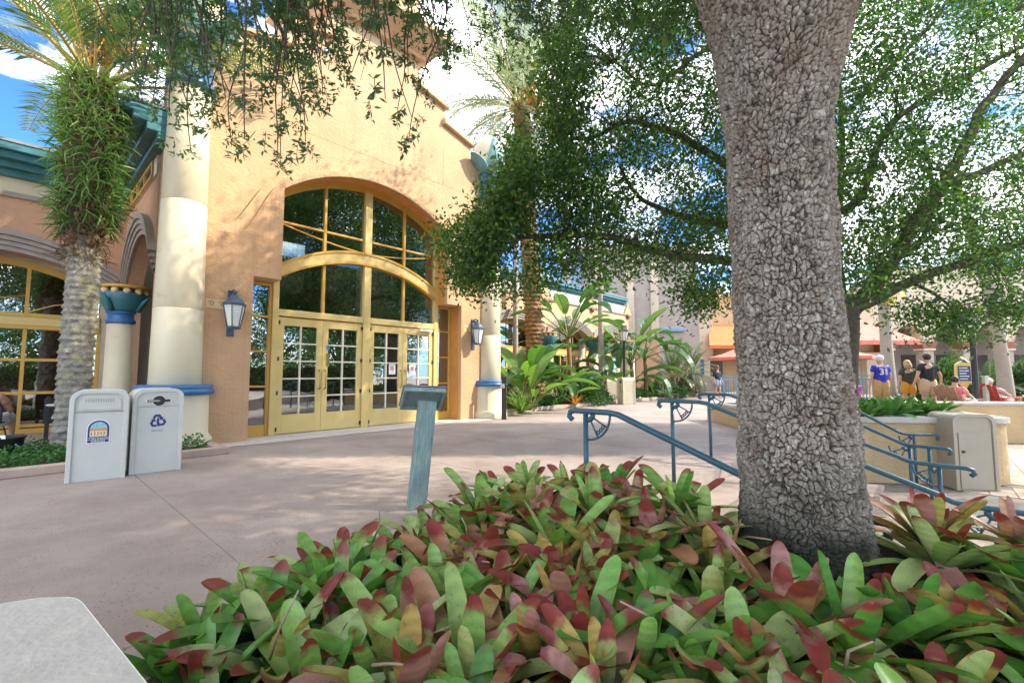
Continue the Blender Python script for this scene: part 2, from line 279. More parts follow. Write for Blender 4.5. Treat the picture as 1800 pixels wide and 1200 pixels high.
# ================================================================== ENTRANCE BUILDING  (local x along facade, y into building)
EB = thing('entrance_building', 'peach stucco entrance building with stepped gable and tall arched glass doorway', 'building', O, PHI)
CU = 2.6
def arc(h, r, c=CU):                              # segmental arch: half width h, rise r -> z above spring
    Rr = (h * h + r * r) / (2 * r)
    return lambda u: math.sqrt(max(0, Rr * Rr - (u - c) ** 2)) - (Rr - r)
A1 = arc(2.1, .77); A2 = arc(2.1, .66)
def f_lo(u): return 0 if u < 0 or u > 5.2 else (3.1 if u < .5 or u > 4.7 else 4.95 + A1(u))
def f_hi(u):
    d = abs(u - CU)
    if d < 1.2: return 9.4
    if d < 2.02: return 8.72 - .12 * (d - 1.2)
    if d < 2.98: return 8.06 - .16 * (d - 2.02)
    return 7.45 - (.9 * (d - 2.98) if d < 3.4 else .38)
us = sorted(set([-1.4, 0, .5, 4.7, 5.2, 6.6, CU] + [CU + s * d for s in (-1, 1) for d in (1.2, 2.02, 2.98, 3.4)] + list(np.linspace(.5, 4.7, 45))))
MB().slab(us, f_lo, f_hi, 0, .5).build('wall', STUCCO, EB)
def ogee(base, off):                              # raised surround: arch extrados that sweeps out to a level band
    A = arc(2.45 + off, .98 + off * .5)
    def f(u):
        d = abs(u - CU)
        if d <= 2.2 + off: return 4.78 + A(u)
        if d <= 2.95 + off:
            t = (d - 2.2 - off) / .75; z0 = 4.78 + A(CU + 2.2 + off); return z0 + (base - z0) * (t * t * (3 - 2 * t)) ** .8
        return base
    return f
us2 = sorted(set([-1.38, -.004, 0, .5, 4.7, 5.2, 5.204, 6.58, CU] + list(np.linspace(-.7, 5.9, 90))))
MB().slab(us2, lambda u: .0 if u < 0 or u > 5.2 else (3.103 if u < .5 or u > 4.7 else 4.953 + A1(u)), ogee(3.85, 0), -.13, -.001).build('arch_surround', STUCCO2, EB, bevel=.008)
MB().slab(us2, lambda u: ogee(3.85, 0)(u) - .001 if -.9 < 0 else 0, lambda u: ogee(4.0, .16)(u), -.075, -.0012).build('arch_surround_step', STUCCO, EB, bevel=.006)
# gable copings, cornice
for s in (-1, 1):
    for d0, d1 in ((1.16, 2.1), (1.98, 3.06)):
        zz = [f_hi(CU + s * (d0 + .06)), f_hi(CU + s * (d1 - .1))]
        pr = MB(); pts = [(CU + s * d0, zz[0] + .1), (CU + s * d1, zz[1] - .02)]
        n = 8; k = len(pr.v)
        cs = [(-.1, 0), (-.1, .07), (-.06, .12), (0.25, .14), (.56, .12), (.6, .07), (.6, 0)]
        vs = [(u, y, z + dz - .1) for u, z in pts for y, dz in cs]; m = len(cs)
        pr.add(vs, [(i, i + 1, m + i + 1, m + i) for i in range(m - 1)] + [(m - 1, 0, m, 2 * m - 1), tuple(range(m)), tuple(range(2 * m - 1, m - 1, -1))]); pr.build('coping', STUCCO2, EB, bevel=.02)
        MB().lathe([(.001, -.01), (.14, 0), (.16, .16), (.1, .28), (0, .3)], 12, (CU + s * (d0 + .1), .1)).build('coping_scroll', STUCCO2, EB, (0, 0, zz[0] - .02))
cp = MB()
for (e0, z0), (e1, z1) in zip([(0, 9.38), (.12, 9.42), (.16, 9.5), (.62, 9.92), (.62, 10.05)], [(.12, 9.42), (.16, 9.5), (.62, 9.92), (.62, 10.05), (.5, 10.12)]):
    a = [(CU - 1.2 - e0, -e0, z0), (CU + 1.2 + e0, -e0, z0), (CU + 1.2 + e0, 1.6 + e0, z0), (CU - 1.2 - e0, 1.6 + e0, z0)]; b = [(CU - 1.2 - e1, -e1, z1), (CU + 1.2 + e1, -e1, z1), (CU + 1.2 + e1, 1.6 + e1, z1), (CU - 1.2 - e1, 1.6 + e1, z1)]
    cp.add(a + b, [(i, (i + 1) % 4, 4 + (i + 1) % 4, 4 + i) for i in range(4)])
cp.add([(CU - 1.7, -.5, 10.12), (CU + 1.7, -.5, 10.12), (CU + 1.7, 2.1, 10.12), (CU - 1.7, 2.1, 10.12)], [(0, 1, 2, 3)]); cp.build('cornice', STUCCO2, EB)
MB().box(CU - 1.198, CU + 1.198, .51, 1.6, 8, 9.39).build('gable_tower', STUCCO, EB); MB().box(CU - 1.05, CU + 1.05, -.15, 1.5, 10.12, 12.2).build('gable_tower', STUCCO, EB)
MB().box(-1.38, 6.58, .52, 6, 5.6, 5.75).build('roof', GREYM, EB)
MB().box(6.4, 6.598, .5, 6, 0, 5.6).build('side_wall', STUCCO, EB)
# joints scored in the stucco
for u in (-.9, 4.62): MB().box(u, u + .01, -.003, .01, 6.36, 7.4).build('joint', STUCCO2, EB)
for z in (6.35,): MB().box(-1.3, 6.5, -.003, .01, z, z + .012).build('joint', STUCCO2, EB)
# threshold strip
MB().box(-1.2, 6.4, -.6, -.062, 0, .016).build('threshold', CONC, EB, bevel=.005)
MB().box(.0, 5.2, -.06, .55, 0, .02).build('door_sill', CONC, EB)
# ---- window and door frame, set back in the opening
FY = .30; fr = MB()
def frame_part(name, x0, x1, z0, z1, mat, y0=FY, y1=FY + .1, parent=EB, bevel=.008): return MB().box(x0, x1, y0, y1, z0, z1).build(name, mat, parent, bevel=bevel)
def curve_bar(name, f, x0, x1, th, mat, y0, y1, parent=EB, n=40):
    us_ = list(np.linspace(x0, x1, n)); return MB().slab(us_, lambda u: f(u) - th / 2, lambda u: f(u) + th / 2, y0, y1).build(name, mat, parent)
ztop = lambda u: 4.95 + A1(u); zmid = lambda u: 3.3 + A2(u)
for x0, x1, wd in ((.5, .62, 0), (4.58, 4.7, 0), (CU - .09, CU + .09, 0)): 
    frame_part('mullion', x0, x1, 0.02, ztop((x0 + x1) / 2) - .12, DOORP, FY - .04, FY + .14)
for x in (1.56, 3.64): frame_part('mullion', x - .03, x + .03, 2.46, ztop(x) - .02, YEL)
curve_bar('arch_head_frame', lambda u: ztop(u) - .07, .502, 4.698, .13, YEL, FY - .02, FY + .13)
curve_bar('arch_transom', lambda u: zmid(u), .625, 4.575, .20, DOORP, FY - .05, FY + .13); curve_bar('arch_transom_trim', lambda u: zmid(u) + .125, .625, 4.575, .05, YEL, FY - .07, FY + .12); curve_bar('arch_transom_trim', lambda u: zmid(u) - .125, .625, 4.575, .05, YEL, FY - .07, FY + .12)
MB().slab(list(np.linspace(.5, 4.7, 46)), lambda u: ztop(u) - .012, lambda u: ztop(u) - .002, -.04, FY).build('arch_soffit', ORNG, EB)
for x0, x1 in ((.498, .508), (4.692, 4.702)): MB().box(x0, x1, -.0, FY, 3.1, 4.95).build('reveal', ORNG, EB)
for x0, x1 in ((.002, .012), (5.188, 5.198)): MB().box(x0, x1, .0, FY, 0.02, 3.1).build('reveal', ORNG, EB)
def pane(x0, x1, lo, hi, y, parent, n=1):
    us_ = list(np.linspace(x0, x1, n + 1)); return MB().slab(us_, lo if callable(lo) else (lambda u: lo), hi if callable(hi) else (lambda u: hi), y, y + .006).build('pane', GLASS, parent)
zh = 4.42
bays = ((.62, 1.53), (1.59, 2.51), (2.69, 3.61), (3.67, 4.58))
for a, b in bays:
    frame_part('muntin', a, b, zh - .022, zh + .022, YEL, FY + .01, FY + .085)
    pane(a + .002, b - .002, zh + .023, lambda u: ztop(u) - .135, FY + .05, EB, 10); pane(a + .002, b - .002, lambda u: zmid(u) + .15, zh - .023, FY + .053, EB, 10)
    pane(a + .002, b - .002, 2.585, lambda u: zmid(u) - .15, FY + .05, EB, 10)
for s in (-1, 1): curve_bar('curved_muntin', lambda u: 4.12 + .3 * ((abs(u - CU) - .1) / 2.0) ** 1.6, *( (.63, CU - .1) if s < 0 else (CU + .1, 4.57)), .022, YEL, FY + .022, FY + .075)
for a, b in ((.62, 2.51), (2.69, 4.58)): frame_part('door_head', a, b, 2.44, 2.58, DOORP, FY - .03, FY + .11)
# sidelights
for a, b in ((.012, .498), (4.702, 5.188)):
    for x0, x1 in ((a, a + .055), (b - .055, b)): frame_part('sidelight_frame', x0, x1, .02, 3.09, YEL)
    for z0, z1 in ((.02, .24), (.98, 1.02), (1.68, 1.72), (2.38, 2.42), (3.03, 3.09)): frame_part('sidelight_bar', a + .055, b - .055, z0, z1, YEL, FY + .005, FY + .095)
    for z0, z1 in ((.24, .98), (1.02, 1.68), (1.72, 2.38), (2.42, 3.03)): pane(a + .056, b - .056, z0 + .001, z1 - .001, FY + .05, EB)
# doors
def door(x0, x1, hinge):
    d = MB(); y0, y1 = FY, FY + .055; st_ = .125; gb, gt = .42, 2.25
    d.box(x0, x0 + st_, y0, y1, .035, 2.42).box(x1 - st_, x1, y0, y1, .035, 2.42).box(x0 + st_, x1 - st_, y0, y1, .035, gb).box(x0 + st_, x1 - st_, y0, y1, gt, 2.42)
    D = d.build('door', DOORP, EB, bevel=.004); gx0, gx1 = x0 + st_, x1 - st_; xm = (gx0 + gx1) / 2; hh = (gt - gb) / 5
    mu = MB().box(xm - .014, xm + .014, y0 - .004, y1 - .004, gb, gt)
    for k in range(1, 5): mu.box(gx0, gx1, y0 - .002, y1 - .006, gb + k * hh - .014, gb + k * hh + .014)
    mu.build('muntins', M('pale_muntin_paint', (.74, .66, .48), .4, .05), D)
    for k in range(5):
        for a, b in ((gx0, xm - .014), (xm + .014, gx1)): pane(a + .001, b - .001, gb + k * hh + .015, gb + (k + 1) * hh - .015, y0 + .025, D)
    hx = x1 - .06 if hinge < 0 else x0 + .06
    MB().tube([(hx, y0 - .003, .92), (hx, y0 - .07, .95), (hx, y0 - .075, 1.0), (hx, y0 - .075, 1.26), (hx, y0 - .07, 1.31), (hx, y0 - .003, 1.34)], .013, 8).build('handle', BRASS, D)
    ex = x0 + .006 if hinge < 0 else x1 - .006
    for z in (.12, .85, 1.55, 2.3): MB().box(ex - .03, ex + .03, y0 - .02, y0 - .001, z - .03, z + .05).build('hinge', MET, D)
    return D
dA = door(.625, 1.562, -1); dB = door(1.568, 2.505, 1); dC = door(2.695, 3.632, -1); dD = door(3.638, 4.575, 1)
for x in (1.69,): MB().box(x - .03, x + .03, FY - .012, FY - .001, 1.42, 1.7).build('lock_plate', BRASS, dB); MB().box(x - .035, x + .035, FY - .008, FY - .001, 1.78, 1.88).build('sticker', M('blue_sticker', (.05, .25, .45), .5, .1), dB)
for D, x in ((dC, 3.34), (dD, 3.93)):
    n_ = MB().box(x - .09, x + .09, FY + .012, FY + .016, 1.24, 1.5).build('paper_notice', WHITE, D); MB().box(x - .05, x + .05, FY + .009, FY + .0115, 1.34, 1.44).build('notice_print', M('pink_print', (.7, .25, .25), .6, .2, 40), D)
MB().box(4.1, 4.5, FY - .09, FY - .03, 2.36, 2.42).tube([(4.12, FY - .06, 2.37), (3.75, FY - .12, 2.39)], .012, 6).build('door_closer', CANP, dD)
# room behind the glass
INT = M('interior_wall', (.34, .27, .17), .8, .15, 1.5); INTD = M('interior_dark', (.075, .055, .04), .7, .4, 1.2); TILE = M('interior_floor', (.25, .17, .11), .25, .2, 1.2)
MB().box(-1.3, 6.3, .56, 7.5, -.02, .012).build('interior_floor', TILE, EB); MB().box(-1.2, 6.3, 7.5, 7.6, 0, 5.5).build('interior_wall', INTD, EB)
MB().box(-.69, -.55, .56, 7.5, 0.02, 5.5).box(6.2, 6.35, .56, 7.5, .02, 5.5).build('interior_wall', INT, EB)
MB().box(1.0, 3.1, 3.0, 3.1, .02, 3.4).build('interior_partition', INT, EB); MB().box(2.2, 2.6, 2.4, 2.9, .02, 5).build('interior_pier', INT, EB)
ra = MB()
for x in (3.5, 4.15, 4.8): ra.box(x - .05, x + .05, 1.9, 2.0, .02, 2.9)
ra.box(3.45, 4.85, 1.9, 2.0, 2.3, 2.4).box(3.45, 4.85, 1.9, 2.0, 1.0, 1.07)
ra.slab(list(np.linspace(3.45, 4.85, 20)), lambda u: 2.9 + .5 * math.sqrt(max(0, 1 - ((u - 4.15) / .72) ** 2)), lambda u: 3.0 + .5 * math.sqrt(max(0, 1 - ((u - 4.15) / .72) ** 2)), 1.9, 2.0); ra.build('red_inner_frame', REDP, EB)
# ---- corner columns
def column(u):
    c = bpy.data.objects.new('column', None); C.objects.link(c); c.parent = EB; c.location = (u, -.05, 0)
    MB().lathe([(.56, 0), (.56, .14), (.53, .2), (.5, .24), (.49, .9)], 40).build('base', CREAM, c, bevel=.004)
    MB().lathe([(.50, .9), (.56, .91), (.575, .95), (.56, .985), (.535, .995), (.55, 1.02), (.54, 1.06), (.47, 1.075)], 40).build('ring', BLUE, c)
    zs = [1.07, 2.35, 4.2, 6.25]; r0 = .385
    for a, b in zip(zs[:-1], zs[1:]):
        ra_, rb = r0 - .012 * a, r0 - .012 * b; MB().lathe([(ra_ - .008, a), (ra_, a + .008), (rb, b - .008), (rb - .008, b)], 40).build('shaft', CREAM, c)
    MB().lathe([(.33, 6.25), (.36, 6.26), (.36, 6.36), (.325, 6.38), (.325, 6.95), (.36, 6.98), (.38, 7.02), (.36, 7.06)], 40).build('neck', BLUE, c)
    MB().lathe([(.35, 7.06), (.40, 7.12), (.50, 7.4), (.50, 7.6), (.44, 7.95), (.25, 8.25), (0.02, 8.4)], 40).build('dome', CREAM, c)
    for k in range(6):
        a = k * PI / 3 + .2; pet = MB(); vs = []; fs = []
        prof = [(.37, 7.06, .19), (.44, 7.2, .26), (.53, 7.45, .27), (.54, 7.7, .21), (.47, 8.02, .1), (.40, 8.2, .015)] if k % 2 == 0 else [(.37, 7.06, .19), (.46, 7.2, .25), (.60, 7.34, .24), (.74, 7.44, .17), (.86, 7.5, .08), (.93, 7.5, .01)]
        for r_, z, hw in prof:
            for t in (-1, 0, 1):
                off = hw * t; rr = r_ - .05 * abs(t); vs.append((rr * math.cos(a) - off * math.sin(a), rr * math.sin(a) + off * math.cos(a), z))
        for i in range(len(prof) - 1):
            for j in range(2): fs.append((i * 3 + j, i * 3 + j + 1, i * 3 + j + 4, i * 3 + j + 3))
        pet.add(vs, fs, True); o = pet.build('petal', TEAL2, c); so_ = o.modifiers.new('s', 'SOLIDIFY'); so_.thickness = .03
    return c
column(-1.12); column(6.3)
# painted scroll borders beside the lanterns
SCR = M('scroll_band', (.70, .50, .27), .8, .1, 3); SCL = M('scroll_line', (.30, .15, .08), .8, .1)
for a, b in ((-.75, -.1), (5.3, 5.9)):
    MB().box(a, b, -.1325, -.1305, 2.42, 2.58).build('painted_band', SCR, EB); s_ = MB(); x = a + .08
    while x < b - .1:
        s_.tube([(x + .006 * t * math.cos(t), -.135, 2.5 + .006 * t * math.sin(t)) for t in np.linspace(1.5, 9, 22)], .005, 4); x += .17
    s_.build('painted_scroll', SCL, EB)
# small round fittings on the gable
for u, z in ((1.3, 8.35), (3.1, 8.2)): MB().lathe([(.06, 0), (.08, .02), (.05, .05), (0, .06)], 12).build('round_fitting', WHITE, EB, (u, -.0, z), (PI / 2, 0, 0))
# ---- wall lanterns
def lantern(u, label):
    t = thing('wall_lantern', label, 'lantern', W(u, -.131), PHI, 'wall lanterns beside the doors'); z = 2.05
    LBL = M('lantern_blue_iron', (.05, .085, .13), .5, .25, 12)
    MB().box(-.06, .06, -.03, 0, z - .12, z + .72).build('back_plate', LBL, t, bevel=.008)
    MB().tube([(0, -.03, z + .66), (0, -.12, z + .72), (0, -.2, z + .68), (0, -.21, z + .6)], .018, 8).ball((0, -.12, z + .62), .045).ball((0, -.2, z + .67), .035).build('bracket_arm', LBL, t)
    MB().lathe([(.19, z + .42), (.195, z + .46), (.14, z + .5), (.1, z + .56), (.05, z + .6), (.02, z + .62)], 6, (0, -.21), True).build('hood', LBL, t)
    MB().lathe([(.105, z), (.115, z + .03), (.10, z + .05)], 6, (0, -.21), True).build('base_ring', LBL, t)
    fr_ = MB()
    for k in range(6):
        a = k * PI / 3; fr_.tube([(.105 * math.cos(a), -.21 + .105 * math.sin(a), z + .04), (.18 * math.cos(a), -.21 + .18 * math.sin(a), z + .43)], .009, 5)
    fr_.build('frame_bars', LBL, t)
    MB().lathe([(.095, z + .045), (.17, z + .425)], 6, (0, -.21), True).build('glass', FROST, t)
lantern(-.36, 'blue iron wall lantern beside the tall doors, next to the big left column'); lantern(5.62, 'blue iron wall lantern right of the doors, near the far right column')
# ================================================================== ARCADE WINGS
def arcade(name, label, bays_, y, flip, mats, cols, finials=False, win=True):
    t = thing(name, label, 'building', O, PHI); x0 = bays_[0][0]; x1 = bays_[-1][1]
    def cen(u):
        for a, b in bays_:
            if a <= u <= b: return (a + b) / 2, (b - a) / 2
        return (bays_[-1][0] + bays_[-1][1]) / 2, 2
    def lo_in(u, off=0):
        c, h = cen(u); A = arc(h - .12, .62, c); d = abs(u - c); return 3.12 + off + A(u) * (1 + off * .35) if d < h - .12 else 2.95
    us_ = sorted(set([x for a, b in bays_ for x in list(np.linspace(a + .12, b - .12, 28)) + [a, b]]))
    MB().slab(us_, lo_in, lambda u: 4.86, y, y + .45).build('wall', mats[0], t)
    for k, (o0, o1, pr) in enumerate(((0, .1, .03), (.1, .2, .06), (.2, .3, .09), (.3, .42, .12))):
        for a, b in bays_:
            c, h = (a + b) / 2, (b - a) / 2; A = arc(h - .1, .62, c); us3 = list(np.linspace(a + .1, b - .1, 30))
            MB().slab(us3, lambda u: 3.10 + o0 + A(u), lambda u: 3.10 + o1 + A(u) - .012, y - pr, y + .02).build('arch_moulding', GREYM, t)
    MB().box(x0, x1, y - .06, y + .01, 4.8, 4.9).build('string_course', GREYM, t, bevel=.01)
    MB().box(x0, x1, y + .02, y + .4, 4.9, 5.35).build('frieze', CREAM, t)
    for k, (pr, z0, z1) in enumerate(((.15, 5.2, 5.32), (.3, 5.32, 5.45), (.48, 5.45, 5.58), (.6, 5.58, 5.72))): MB().box(x0 - .0, x1, y - pr + (.55 if finials else 0), y + 2, z0 + (.1 if finials else 0), z1 + (.1 if finials else 0)).build('eave', TEAL, t, bevel=.012)
    MB().box(x0, x1, y - .62 + (.55 if finials else 0), y + 4, 5.725 + (.1 if finials else 0), 5.78 + (.1 if finials else 0)).build('roof', M('grey_metal_roof', (.22, .24, .25), .4, .15, 3), t)
    for u in cols:
        c = bpy.data.objects.new('column', None); C.objects.link(c); c.parent = t; c.location = (u, y - .12, 0)
        MB().lathe([(.31, 0), (.31, .2), (.285, .24), (.27, 2.36)], 28).build('shaft', CREAM, c)
        MB().lathe([(.28, 2.36), (.3, 2.38), (.3, 2.44), (.275, 2.46), (.275, 2.58), (.3, 2.6), (.3, 2.63)], 28).build('neck', BLUE, c)
        MB().lathe([(.29, 2.63), (.33, 2.7), (.40, 2.85), (.44, 3.0), (.43, 3.06)], 28).build('bell', TEAL, c)
        for k in range(4):
            a = PI / 4 + k * PI / 2; o = MB().tube([(.3 * math.cos(a), .3 * math.sin(a), 2.66), (.42 * math.cos(a), .42 * math.sin(a), 2.84), (.56 * math.cos(a), .56 * math.sin(a), 2.98)], [.06, .05, .012], 6).build('leaf_horn', TEAL, c)
        for k in range(12):
            a = k * PI / 6; MB().ball((.40 * math.cos(a), .40 * math.sin(a), 3.08), .075, 8, 6).build('bead', SCR, c)
        MB().lathe([(.44, 3.14), (.48, 3.15), (.49, 3.18), (.47, 3.21)], 28).build('abacus', YEL, c)
    if win:
        yw = y + .62
        for a, b in bays_:
            wd = bpy.data.objects.new('window', None); C.objects.link(wd); wd.parent = t; c, h = (a + b) / 2, (b - a) / 2; xa, xb = c - h + .3, c + h - .3; A = arc(h - .3, .55, c)
            fr_ = MB(); n = 6
            for k in range(n + 1):
                x = xa + (xb - xa) * k / n; fr_.box(x - .03, x + .03, yw, yw + .07, .1, 2.25)
                if k % 2 == 0 and 0 < k < n: fr_.box(x - .03, x + .03, yw, yw + .07, 2.5, 3.1 + A(x))
            for z in (.16, .85, 1.55): fr_.box(xa, xb, yw + .003, yw + .067, z - .03, z + .03)
            fr_.box(xa, xb, yw - .03, yw + .08, 2.2, 2.28).box(xa, xb, yw - .03, yw + .08, 2.46, 2.54); fr_.slab(list(np.linspace(xa, xb, 24)), lambda u: 3.0 + A(u), lambda u: 3.14 + A(u), yw - .02, yw + .08)
            for k in (0, 2, 4):
                xc = xa + (xb - xa) * (k + 1) / n; e = (xb - xa) / n
                fr_.tube([(xc - e, yw + .03, 2.55), (xc - e * .3, yw + .03, 2.75), (xc + e, yw + .03, 2.92)], .016, 5)
            fr_.build('frame', YEL, wd); MB().box(xa, xb, yw - .02, yw + .075, 2.285, 2.455).build('beam', DOORP, wd)
            MB().box(xa - .04, xb + .04, yw - .05, yw + .2, 0, .1).build('sill', YEL, wd)
            for k in range(n):
                px0, px1 = xa + (xb - xa) * k / n + .031, xa + (xb - xa) * (k + 1) / n - .031
                for z0, z1 in ((.19, .82), (.88, 1.52), (1.58, 2.19)): MB().box(px0, px1, yw + .03, yw + .036, z0, z1).build('pane', GLASS, wd)
                MB().slab(list(np.linspace(px0, px1, 5)), lambda u: 2.545, lambda u: 2.99 + A(u), yw + .03, yw + .036).build('pane', GLASS, wd)
            MB().box(a - .02, a + .3, yw + .01, yw + .3, 0, 4).box(b - .3, b + .02, yw + .01, yw + .3, 0, 4).slab(list(np.linspace(a + .3, b - .3, 20)), lambda u: 3.14 + A(u), lambda u: 4.5, yw + .01, yw + .3).build('inner_wall', CREAMW, t)
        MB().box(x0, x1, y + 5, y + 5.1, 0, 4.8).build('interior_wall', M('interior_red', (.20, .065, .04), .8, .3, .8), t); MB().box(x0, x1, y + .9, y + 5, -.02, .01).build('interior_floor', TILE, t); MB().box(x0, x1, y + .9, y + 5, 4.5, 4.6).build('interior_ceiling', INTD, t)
    if finials:
        for u in cols:
            f = MB().prism([(u - .42, 4.86), (u + .42, 4.86), (u + .42, 5.0), (u + .3, 5.06), (u + .3, 5.2), (u + .17, 5.26), (u + .12, 5.42), (u, 5.5), (u - .12, 5.42), (u - .17, 5.26), (u - .3, 5.2), (u - .3, 5.06), (u - .42, 5.0)], y - .06, y + .3).build('finial', mats[0], t, bevel=.02)
            MB().lathe([(.16, 0), (.17, .03), (.1, .06), (.05, .1), (0, .11)], 12).build('rosette', BROWNT, f, (u, y - .06, 4.75), (PI / 2, 0, 0))
    return t
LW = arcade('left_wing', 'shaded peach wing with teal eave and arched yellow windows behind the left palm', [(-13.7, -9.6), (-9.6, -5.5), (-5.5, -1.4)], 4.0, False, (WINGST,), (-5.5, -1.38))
# side wall joining the wing to the entrance block
Asd = arc(1.62, 1.0, 2.05)
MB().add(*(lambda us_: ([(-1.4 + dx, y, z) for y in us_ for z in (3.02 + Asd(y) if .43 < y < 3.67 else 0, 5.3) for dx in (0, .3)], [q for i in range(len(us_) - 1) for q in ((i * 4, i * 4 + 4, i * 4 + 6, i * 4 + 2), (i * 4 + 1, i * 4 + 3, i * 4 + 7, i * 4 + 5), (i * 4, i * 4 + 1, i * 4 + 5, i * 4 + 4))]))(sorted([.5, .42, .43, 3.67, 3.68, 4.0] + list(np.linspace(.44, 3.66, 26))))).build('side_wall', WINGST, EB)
for o0, o1, pr in ((0, .1, .03), (.1, .2, .06), (.2, .3, .09), (.3, .42, .12)):
    vs = []; fs = []; ys = list(np.linspace(.43, 3.67, 30))
    for i, y in enumerate(ys):
        a0 = 3.0 + o0 + Asd(y); a1 = 3.0 + o1 - .012 + Asd(y); vs += [(-1.4 - pr, y, a0), (-1.4 - pr, y, a1), (-1.39, y, a0), (-1.39, y, a1)]
        if i: k = 4 * i; fs += [(k - 4, k, k + 1, k - 3), (k - 3, k + 1, k + 3, k - 1), (k - 2, k + 2, k, k - 4)]
    MB().add(vs, fs).build('arch_moulding', GREYM, EB)
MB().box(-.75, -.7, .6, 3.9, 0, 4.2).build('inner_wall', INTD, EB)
for pr, z0, z1 in ((.15, 5.2, 5.32), (.3, 5.32, 5.45), (.48, 5.45, 5.58), (.6, 5.58, 5.72)): MB().box(-1.4 - pr, -.9, -.1, 4.0 - pr - .003, z0, z1).build('eave', TEAL, EB, bevel=.012)
MB().box(-2.02, -.9, -.12, 3.38, 5.726, 5.78).build('roof_edge', MATS['grey_metal_roof'], EB)
MB().box(-1.43, -1.401, .6, 4, 4.86, 5.3).build('frieze', CREAM, EB)
cw = MB(); cw.box(-1.46, -1.431, .9, 3.9, 4.86, 4.91).box(-1.46, -1.431, .9, 3.9, 5.13, 5.18)
for k in range(5): cw.box(-1.459, -1.432, .9 + k * .74, .96 + k * .74, 4.91, 5.13)
cw.build('clerestory_frame', YEL, EB)
for k in range(4): MB().box(-1.44, -1.434, .97 + k * .74, 1.63 + k * .74, 4.912, 5.128).build('pane', GLASS, EB)
RW = arcade('right_arcade', 'sunlit peach arcade with teal columns and scalloped finials beyond the entrance', [(6.62, 10.0), (10.0, 14.1), (14.1, 18.2), (18.2, 22.3)], 4.0, False, (STUCCO,), (10.0, 14.1, 18.2, 22.2), True)
# ================================================================== FAR BUILDINGS
gb = thing('grey_building', 'tall plain greige building with blue ledge beyond the arcade', 'building', P(1135, 657, 30) * 1)
gb.location = (9.0, 30, 0)
MB().box(-4.6, 3.4, 0, 8, 0, 9.5).build('wall', GREYW, gb)
for x in (-3.6, -1.4, .2): MB().box(x, x + .5, -.12, 0, 0, 9.5).build('pilaster', CREAMW, gb, bevel=.02)
MB().box(.7, 2.4, -.2, -.001, 4.05, 4.3).build('ledge', M('pale_blue_trim', (.22, .30, .42), .6, .1), gb, bevel=.02)
MB().box(-.9, .65, -.25, -.001, 0, 3.6).build('wall_panel', WINGST, gb, bevel=.02)
MB().box(-4.75, 3.55, -.15, 8, 9.5, 9.8).build('roof_edge', CREAMW, gb); MB().box(-5.1, -4.4, -.4, .6, 6.4, 9.2).build('blue_corner_bay', M('pale_blue_wall', (.20, .27, .38), .6, .1), gb)
ab = thing('awning_building', 'cream building with orange awning and dark arched doorway', 'building', (15.2, 33, 0))
MB().box(-2.6, -.6, 0, 6, 0, 5.6).build('wall', CREAMW, ab); MB().box(-.6, 9, .8, 6, 0, 6.6).build('wall', TANW, ab)
MB().prism([(-2.7, 5.6), (-.5, 5.6), (-.5, 6.3)], -.1, 6).build('roof', CREAMW, ab); MB().box(-.62, .5, .7, 6, 6.6, 7.6).box(1.2, 2.0, .7, 6, 6.6, 7.4).box(3, 9, .7, 6, 6.6, 7.5).build('parapet', TANW, ab)
MB().add([(-1.4, -1.3, 3.25), (6, -1.3, 3.25), (6, .78, 4.9), (-.55, .78, 4.9), (-1.4, -1.3, 3.02), (6, -1.3, 3.02)], [(0, 1, 2, 3), (4, 5, 1, 0), (4, 0, 3)]).build('awning', ORAWN, ab)
MB().prism([(-.85, 0)] + [(-.85 + .45 - .45 * math.cos(t), 2.0 + .5 * math.sin(t)) for t in np.linspace(0, PI, 12)] + [(.05, 0)], -.02, .06).build('arched_doorway', INTD, ab)
MB().box(-1.9, -1.3, -.03, .05, 0, 2.3).build('blue_door', BLUE, ab); MB().box(1.6, 5, .75, .79, 0, 2.4).build('doorway', INTD, ab); MB().box(-2.65, -.55, -.05, .0, 0, 1.1).build('plinth', GREYW, ab)
rb = thing('right_arcade_building', 'tan arcade building with brown capitals and round arches behind the seated people', 'building', (27, 29, 0))
ar = [( -3.0 + 2.55 * k, -3.0 + 2.55 * (k + 1)) for k in range(6)]
def rlo(u):
    for a, b in ar:
        c = (a + b) / 2
        if abs(u - c) < .85: return 3.35 + math.sqrt(max(0, .85 ** 2 - (u - c) ** 2)) * 1.15
    return 3.3
us4 = sorted(set([-7, -3.0, 12.3] + [x for a, b in ar for x in list(np.linspace((a + b) / 2 - .85, (a + b) / 2 + .85, 18)) + [(a + b) / 2 - .851, (a + b) / 2 + .851]]))
MB().slab(us4, lambda u: 0 if u < -3.0 else rlo(u), lambda u: 8.2 + (0 if u > -4.5 else (u + 4.5) * 1.2), 0, .6).build('wall', CREAMW, rb)
for a, b in ar:
    c = (a + b) / 2; pr = MB()
    for rr in (.86, .98): pr.slab(list(np.linspace(c - rr, c + rr, 20)), lambda u: 3.36 + math.sqrt(max(0, rr ** 2 - (u - c) ** 2)) * 1.15, lambda u: 3.36 + math.sqrt(max(0, (rr + .07) ** 2 - (u - c) ** 2)) * 1.15, -.06, -.003)
    pr.build('arch_moulding', CREAMW, rb)
